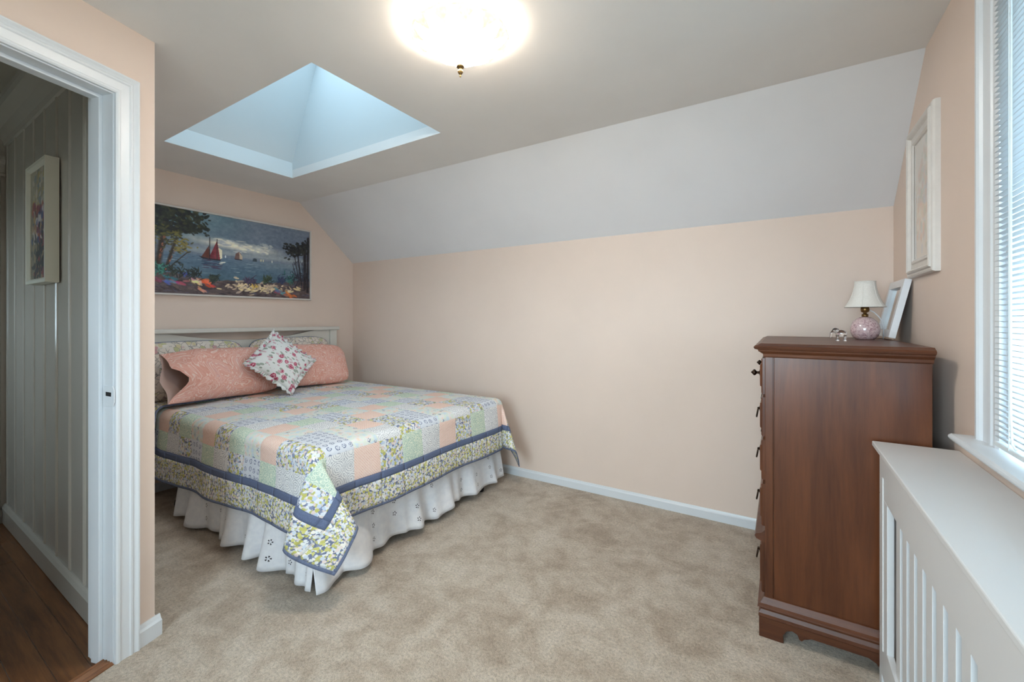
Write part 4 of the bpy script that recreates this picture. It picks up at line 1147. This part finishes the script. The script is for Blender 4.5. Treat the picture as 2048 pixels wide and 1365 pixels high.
# ================================================================== CEILING LAMP
LX, LY = -0.984, 1.2125
cl = empty('ceiling_lamp', (LX, LY, CEIL), 'scalloped frosted glass flush ceiling lamp with small brass finial', 'ceiling lamp')
G().lathe([(0.0, 0), (0.075, 0), (0.075, -0.012), (0.06, -0.022), (0.0, -0.022)], (LX, LY, CEIL), 28, cap=False).obj('canopy', M['brass'], cl, smooth=True)
NS = 72
def scal(t, j): return 1 + 0.016 * math.cos(12 * t) * (1 if j < 8 else max(0, 1 - (j - 7) / 5))
prof = [(0.158, -0.026), (0.165, -0.032), (0.167, -0.040), (0.160, -0.049), (0.148, -0.058), (0.126, -0.070), (0.101, -0.084), (0.075, -0.099), (0.050, -0.116), (0.028, -0.132), (0.010, -0.145)]
G().lathe(prof[:5], (LX, LY, CEIL), NS, scal, cap=False).obj('glass_rim', M['rimlit'], cl, smooth=True)
G().lathe(prof[4:], (LX, LY, CEIL), NS, lambda t, j: scal(t, j + 4), cap=False).obj('glass_bowl', M['lit'], cl, smooth=True)
def bowl_r(z):
    for (r0, z0), (r1, z1) in zip(prof[1:-1], prof[2:]):
        if z1 <= z <= z0: return r0 + (r1 - r0) * (z - z0) / (z1 - z0)
    return prof[1][0]
pm = None
for q in range(12):      # pressed petals round the upper bowl
    t0 = 2 * math.pi * (q + 0.5) / 12; P = []
    for k in range(8):
        z = -0.036 - 0.034 * k / 7; hw = 0.20 * (1 - (k / 7) ** 1.3) + 0.01; row = []
        for i in range(7):
            t = t0 + hw * (i - 3) / 3
            rr = bowl_r(z) * (1 + 0.016 * math.cos(12 * t)) + 0.0016 + 0.0016 * (1 - ((i - 3) / 3) ** 2)
            row.append((LX + rr * math.cos(t), LY + rr * math.sin(t), CEIL + z))
        P.append(row)
    g = G(); g.grid(P); g.obj('glass_petal', M['rim'], cl, smooth=True)
g = G()
for q in range(12):
    t0 = 2 * math.pi * q / 12
    pts = []
    for k in range(9):
        t = t0 + (k / 8 - 0.5) * 2 * math.pi / 12
        rr = 0.1695 * (1 + 0.016 * math.cos(12 * t)); sg = abs(math.sin((k / 8) * math.pi))
        pts.append((LX + rr * math.cos(t), LY + rr * math.sin(t), CEIL - 0.030 - 0.010 * sg))
    g.tube(pts, 0.0042, 6)
g.obj('rim_scrolls', M['rim'], cl, smooth=True)
G().lathe([(0.0, -0.139), (0.013, -0.140), (0.0145, -0.146), (0.009, -0.150), (0.005, -0.153), (0.008, -0.157), (0.0102, -0.163), (0.007, -0.170), (0.003, -0.173), (0.0024, -0.177), (0.0038, -0.180), (0.0, -0.184)], (LX, LY, CEIL), 16, cap=False).obj('finial', M['brass'], cl, smooth=True)

# ================================================================== DRESSER
dr = empty('dresser', (0.18, 2.30, 0), 'tall red-brown wooden chest of drawers between the radiator cover and the long wall', 'dresser')
DXF, DXB, DY0, DY1 = -0.055, 0.415, 1.912, 2.715
g = G().box(DXF, DXB, DY0 + 0.006, DY1 - 0.006, 0.09, 1.075); body = g.obj('carcass', M['dresser'], dr)
for ys, yn in ((DY0, DY0 + 0.006), (DY1 - 0.006, DY1)):
    G().box(DXF - 0.001, DXF + 0.026, ys, yn + 0.001, 0.10, 1.075).obj('corner_stile', M['dresser'], dr, bevel=0.002)
    G().box(DXF + 0.029, DXB, ys + 0.0015, yn + 0.001, 0.10, 1.075).obj('side_panel', M['dresser'], dr, bevel=0.0015)
# moulded top: profile swept round three sides, flat slab on top
TP = [(0.0, 1.066), (0.006, 1.070), (0.008, 1.080), (0.022, 1.090), (0.024, 1.096), (0.034, 1.099), (0.038, 1.106), (0.033, 1.112), (0.026, 1.114), (0.014, 1.120)]
P = []
for d, z in TP:
    P.append([(DXB + 0.002, DY0 - d, z), (DXF - d, DY0 - d, z), (DXF - d, DY1 + d, z), (DXB + 0.002, DY1 + d, z)])
g = G(); g.grid(P)
d, z = TP[-1]; n0 = len(g.v) - 4
g.f.append((n0, n0 + 1, n0 + 2, n0 + 3)); g.f.append((3, 2, 1, 0))
m = len(TP); g.f.append(tuple(k * 4 for k in range(m))); g.f.append(tuple(k * 4 + 3 for k in range(m))[::-1])
# back
g.f.append(tuple([0, 3, (m - 1) * 4 + 3, (m - 1) * 4]))
g.f = [f for f in g.f if not (len(f) == m)]
for k in range(m - 1): g.f.append((k * 4 + 3, (k + 1) * 4 + 3, (k + 1) * 4, k * 4))
g.f = [f for f in g.f if f != (0, 3, (m - 1) * 4 + 3, (m - 1) * 4)]
g.obj('top', M['dresser_h'], dr)
# drawers on the front (facing -x): lipped front, two pulls each
DZ = [(0.921, 1.060), (0.757, 0.908), (0.588, 0.742), (0.408, 0.572), (0.150, 0.348)]
def drawer(z0, z1, i):
    g = G()
    x = DXF; y0, y1 = DY0 + 0.022, DY1 - 0.022
    P = []
    for d, h in [(0, 0), (0, 0.010), (0.004, 0.014), (0.010, 0.014), (0.014, 0.011), (0.022, 0.011), (0.028, 0.019), (0.034, 0.020)]:
        P.append([(x - h, y0 + d, z0 + d), (x - h, y1 - d, z0 + d), (x - h, y1 - d, z1 - d), (x - h, y0 + d, z1 - d)])
    g.grid(P, closed_u=True); n0 = len(g.v) - 4; g.f.append((n0, n0 + 1, n0 + 2, n0 + 3))
    o = g.obj('drawer', M['dresser'], dr)
    zc = (z0 + z1) / 2
    for yy in (2.055, 2.535):
        if i == 0:
            k = G().lathe([(0.0, 0.0), (0.014, 0.0), (0.015, 0.003), (0.006, 0.006), (0.005, 0.014), (0.012, 0.020), (0.013, 0.025), (0.007, 0.030), (0.003, 0.034), (0.0, 0.036)], n=14, cap=False, ).v
            g2 = G(); g2.lathe([(0.0, 0.0), (0.014, 0.0), (0.015, 0.003), (0.006, 0.006), (0.005, 0.014), (0.012, 0.020), (0.013, 0.025), (0.007, 0.030), (0.003, 0.034), (0.0, 0.036)], n=14, cap=False)
            g2.v = [(x - 0.020 - p[2], yy + p[1], zc + p[0]) for p in g2.v]
            g2.obj('knob', M['bronze'], o, smooth=True)
        else:
            g2 = G(); g2.lathe([(0.0, 0.0), (0.014, 0.0), (0.015, 0.003), (0.006, 0.005), (0.005, 0.011), (0.0, 0.013)], n=12, cap=False)
            g2.v = [(x - 0.020 - p[2], yy + p[1], zc + 0.01 + p[0]) for p in g2.v]
            pts = [(x - 0.029 - 0.006 * math.sin(math.pi * q / 12), yy + 0.016 * math.cos(math.pi * q / 12), zc + 0.010 - 0.036 * math.sin(math.pi * q / 12)) for q in range(13)]
            g2.tube(pts, 0.003, 8); g2.obj('drop_pull', M['bronze'], o, smooth=True)
for i, (a, b) in enumerate(DZ): drawer(a, b, i)
# waist moulding above the deep bottom drawer, base moulding and scrolled bracket feet
G().prism([(DXF, 0.352), (DXF - 0.030, 0.362), (DXF - 0.036, 0.372), (DXF - 0.032, 0.380), (DXF - 0.012, 0.388), (DXF, 0.402)], XZ, DY0 + 0.002, DY1 - 0.002).obj('waist_moulding', M['dresser_h'], dr)
BPm = [(0.0, 0.150), (0.004, 0.148), (0.016, 0.128), (0.024, 0.122), (0.025, 0.116), (0.016, 0.110), (0.014, 0.104), (0.021, 0.092), (0.022, 0.080), (0.016, 0.074), (0.0, 0.074)]
P = []
for d, z in BPm:
    P.append([(DXB, DY0 - d, z), (DXF - d, DY0 - d, z), (DXF - d, DY1 + d, z), (DXB, DY1 + d, z)])
G().grid(P).obj('base_moulding', M['dresser_h'], dr)
def apron(L, foot=0.080):
    h = [(0, 0), (foot, 0.0), (foot - 0.002, 0.030), (foot + 0.010, 0.050), (foot + 0.026, 0.056), (foot + 0.042, 0.050), (foot + 0.048, 0.034), (foot + 0.056, 0.030), (foot + 0.064, 0.040), (foot + 0.085, 0.050)]
    right = [(L - a, b) for a, b in reversed(h)]
    return h + right + [(L, 0.078), (0, 0.078)]
L = DXB - (DXF - 0.020)
G().prism([(DXF - 0.020 + a, b) for a, b in apron(L)], XZ, DY0 - 0.018, DY0 + 0.004).obj('bracket_foot', M['dresser_h'], dr, bevel=0.002)
G().prism([(DXF - 0.020 + a, b) for a, b in apron(L)], XZ, DY1 - 0.004, DY1 + 0.018).obj('bracket_foot', M['dresser_h'], dr, bevel=0.002)
L2 = DY1 - DY0 + 0.036
G().prism([(DY0 - 0.017 + a * (L2 - 0.002) / L2, b) for a, b in apron(L2, 0.10)], YZ, DXF - 0.0192, DXF + 0.002).obj('front_apron', M['dresser_h'], dr, bevel=0.002)
DT = 1.120

# ---- table lamp on the dresser
TX, TY = 0.318, 2.50
tl = empty('table_lamp', (TX, TY, DT), 'small lamp with pink crackled glass ball base and off-white bell shade', 'table lamp')
G().lathe([(0.0, 0.0), (0.028, 0.0), (0.034, 0.002), (0.046, 0.014), (0.053, 0.032), (0.0545, 0.048), (0.051, 0.066), (0.043, 0.082), (0.030, 0.095), (0.018, 0.102), (0.0, 0.104)], (TX, TY, DT), 32, cap=False).obj('base', M['pink'], tl, smooth=True)
G().lathe([(0.0, 0.100), (0.012, 0.102), (0.0125, 0.114), (0.007, 0.117), (0.006, 0.121), (0.015, 0.126), (0.0165, 0.136), (0.015, 0.146), (0.011, 0.150), (0.011, 0.175), (0.0, 0.176)], (TX, TY, DT), 20, cap=False).obj('socket', M['brass'], tl, smooth=True)
sp_ = [(0.0745, 0.146), (0.0735, 0.150), (0.068, 0.158), (0.061, 0.170), (0.054, 0.186), (0.048, 0.204), (0.043, 0.224), (0.0395, 0.244), (0.038, 0.256), (0.0385, 0.264)]
sh = G().lathe(sp_, (TX, TY, DT), 40, cap=False).obj('shade', M['shade'], tl, smooth=True, solid=0.0015)
for r_, z_ in ((0.0750, 0.1475), (0.0388, 0.262), (0.0382, 0.254)):
    G().tube([(TX + r_ * math.cos(2 * math.pi * q / 40), TY + r_ * math.sin(2 * math.pi * q / 40), DT + z_) for q in range(41)], 0.0013, 6).obj('shade_trim', M['shade'], sh, smooth=True)
for q in range(6):
    t = 2 * math.pi * q / 6 + 0.25
    G().tube([(TX + (r_ + 0.0006) * math.cos(t), TY + (r_ + 0.0006) * math.sin(t), DT + z_) for r_, z_ in sp_], 0.0009, 5).obj('shade_seam', M['shade'], sh, smooth=True)
G().tube([(TX + 0.016, TY - 0.002, DT + 0.132), (TX + 0.030, TY - 0.006, DT + 0.124), (TX + 0.045, TY - 0.008, DT + 0.106), (TX + 0.058, TY - 0.004, DT + 0.086), (TX + 0.068, TY + 0.02, DT + 0.05), (TX + 0.072, TY + 0.06, DT + 0.003), (TX + 0.08, TY + 0.12, DT + 0.003)], 0.0022, 8).obj('cord', M['white_frame'], tl, smooth=True)

# ---- clear glass animal figurine
FX, FY = 0.205, 2.27
fg = empty('glass_figurine', (FX, FY, DT), 'tiny clear crystal animal figurine standing on the dresser beside the lamp', 'figurine')
G().ball((FX + 0.006, FY, DT + 0.032), (0.019, 0.014, 0.015), 14, 10).obj('body', M['crystal'], fg, smooth=True)
G().ball((FX - 0.014, FY, DT + 0.044), (0.0115, 0.0105, 0.0115), 12, 8).obj('head', M['crystal'], fg, smooth=True)
G().tube([(FX - 0.022, FY, DT + 0.042), (FX - 0.029, FY, DT + 0.032), (FX - 0.031, FY, DT + 0.020), (FX - 0.028, FY, DT + 0.012)], [0.005, 0.0042, 0.0036, 0.003], 8).obj('trunk', M['crystal'], fg, smooth=True)
for dy in (-0.010, 0.010):
    G().ball((FX - 0.009, FY + dy * 1.2, DT + 0.045), (0.007, 0.003, 0.009), 10, 8).obj('ear', M['crystal'], fg, smooth=True)
for dx in (-0.007, 0.018):
    for dy in (-0.008, 0.008):
        G().lathe([(0.0, 0.0), (0.006, 0.0), (0.0062, 0.004), (0.005, 0.018), (0.0055, 0.026), (0.0, 0.028)], (FX + dx, FY + dy, DT), 10, cap=False).obj('leg', M['crystal'], fg, smooth=True)

# ---- small white frame leaning on the wall
lf = empty('leaning_frame', (0.43, 2.59, DT), 'small white mirror frame standing on the dresser, leaning against the wall', 'frame')
lt = math.atan2(0.056, 0.262)
def LFf(a, b, h):   # a along y, b up the frame, h out of the face (towards -x)
    return (0.397 + b * math.sin(lt) - h * math.cos(lt) + 0.012, a, DT + 0.003 + b * math.cos(lt) + h * math.sin(lt))
LR = (2.485, 2.715, 0.040, 0.232)
G().loft_frame([(0, 0.0), (0, 0.020), (0.034, 0.020), (0.034, -0.004), (0, -0.004), (0, 0.0)], LR, LFf).obj('frame', M['white_frame'], lf, bevel=0.001)
g = G(); g.prism([(LR[0], LR[2]), (LR[1], LR[2]), (LR[1], LR[3]), (LR[0], LR[3])], LFf, 0.0, 0.006); g.obj('mirror', M['mirror'], lf)

# ================================================================== RADIATOR COVER
CX0, CX1, CY0, CY1, CZ = 0.258, XR, 0.10, 1.886, 0.80
rc = empty('radiator_cover', (0.37, 1.0, 0), 'white radiator cover with vertical slatted front under the window', 'radiator cover')
G().box(CX0, CX1 - 0.002, CY0, CY1, CZ - 0.016, CZ).obj('top', M['cover'], rc, bevel=0.003)
FX0, FX1 = 0.276, 0.294
OY0, OY1, OZ0, OZ1 = 0.26, 1.752, 0.165, 0.632
G().box(FX0, FX1, CY0 + 0.012, CY1 - 0.012, OZ1, CZ - 0.016).obj('top_rail', M['cover'], rc, bevel=0.002)
G().box(FX0, FX1, CY0 + 0.012, CY1 - 0.012, 0.05, OZ0).obj('bottom_rail', M['cover'], rc, bevel=0.002)
for a, b in ((CY0 + 0.012, OY0), (OY1, CY1 - 0.012)):
    st = G().box(FX0, FX1, a, b, OZ0, OZ1).obj('stile', M['cover'], rc, bevel=0.002)
    ym = (a + b) / 2
    G().box(FX0 - 0.003, FX0 + 0.002, ym - 0.008, ym + 0.008, 0.14, 0.70).obj('bead', M['cover'], st, bevel=0.0028)
for a, b in ((CY0 + 0.012, CY0 + 0.05), (CY1 - 0.05, CY1 - 0.012)):
    G().box(FX0, FX1, a, b, 0.0, 0.05).obj('foot', M['cover'], rc)
for yy in (CY0 + 0.012, CY1 - 0.030):
    G().box(FX1, CX1 - 0.002, yy, yy + 0.018, 0.0, CZ - 0.016).obj('side', M['cover'], rc)
sm = G().box(0.284, 0.298, -0.0235, 0.0235, OZ0 - 0.01, OZ1 + 0.01)
s0 = None; yy = OY1 - 0.105
while yy > OY0:
    if s0 is None: s0 = sm.obj('slat', M['cover'], None, bevel=0.001); o = s0
    else: o = s0.copy(); COL.objects.link(o)
    o.parent = rc; o.matrix_parent_inverse = Matrix.Translation(-Vector(rc.location)); o.location = (0, yy, 0)
    yy -= 0.0775
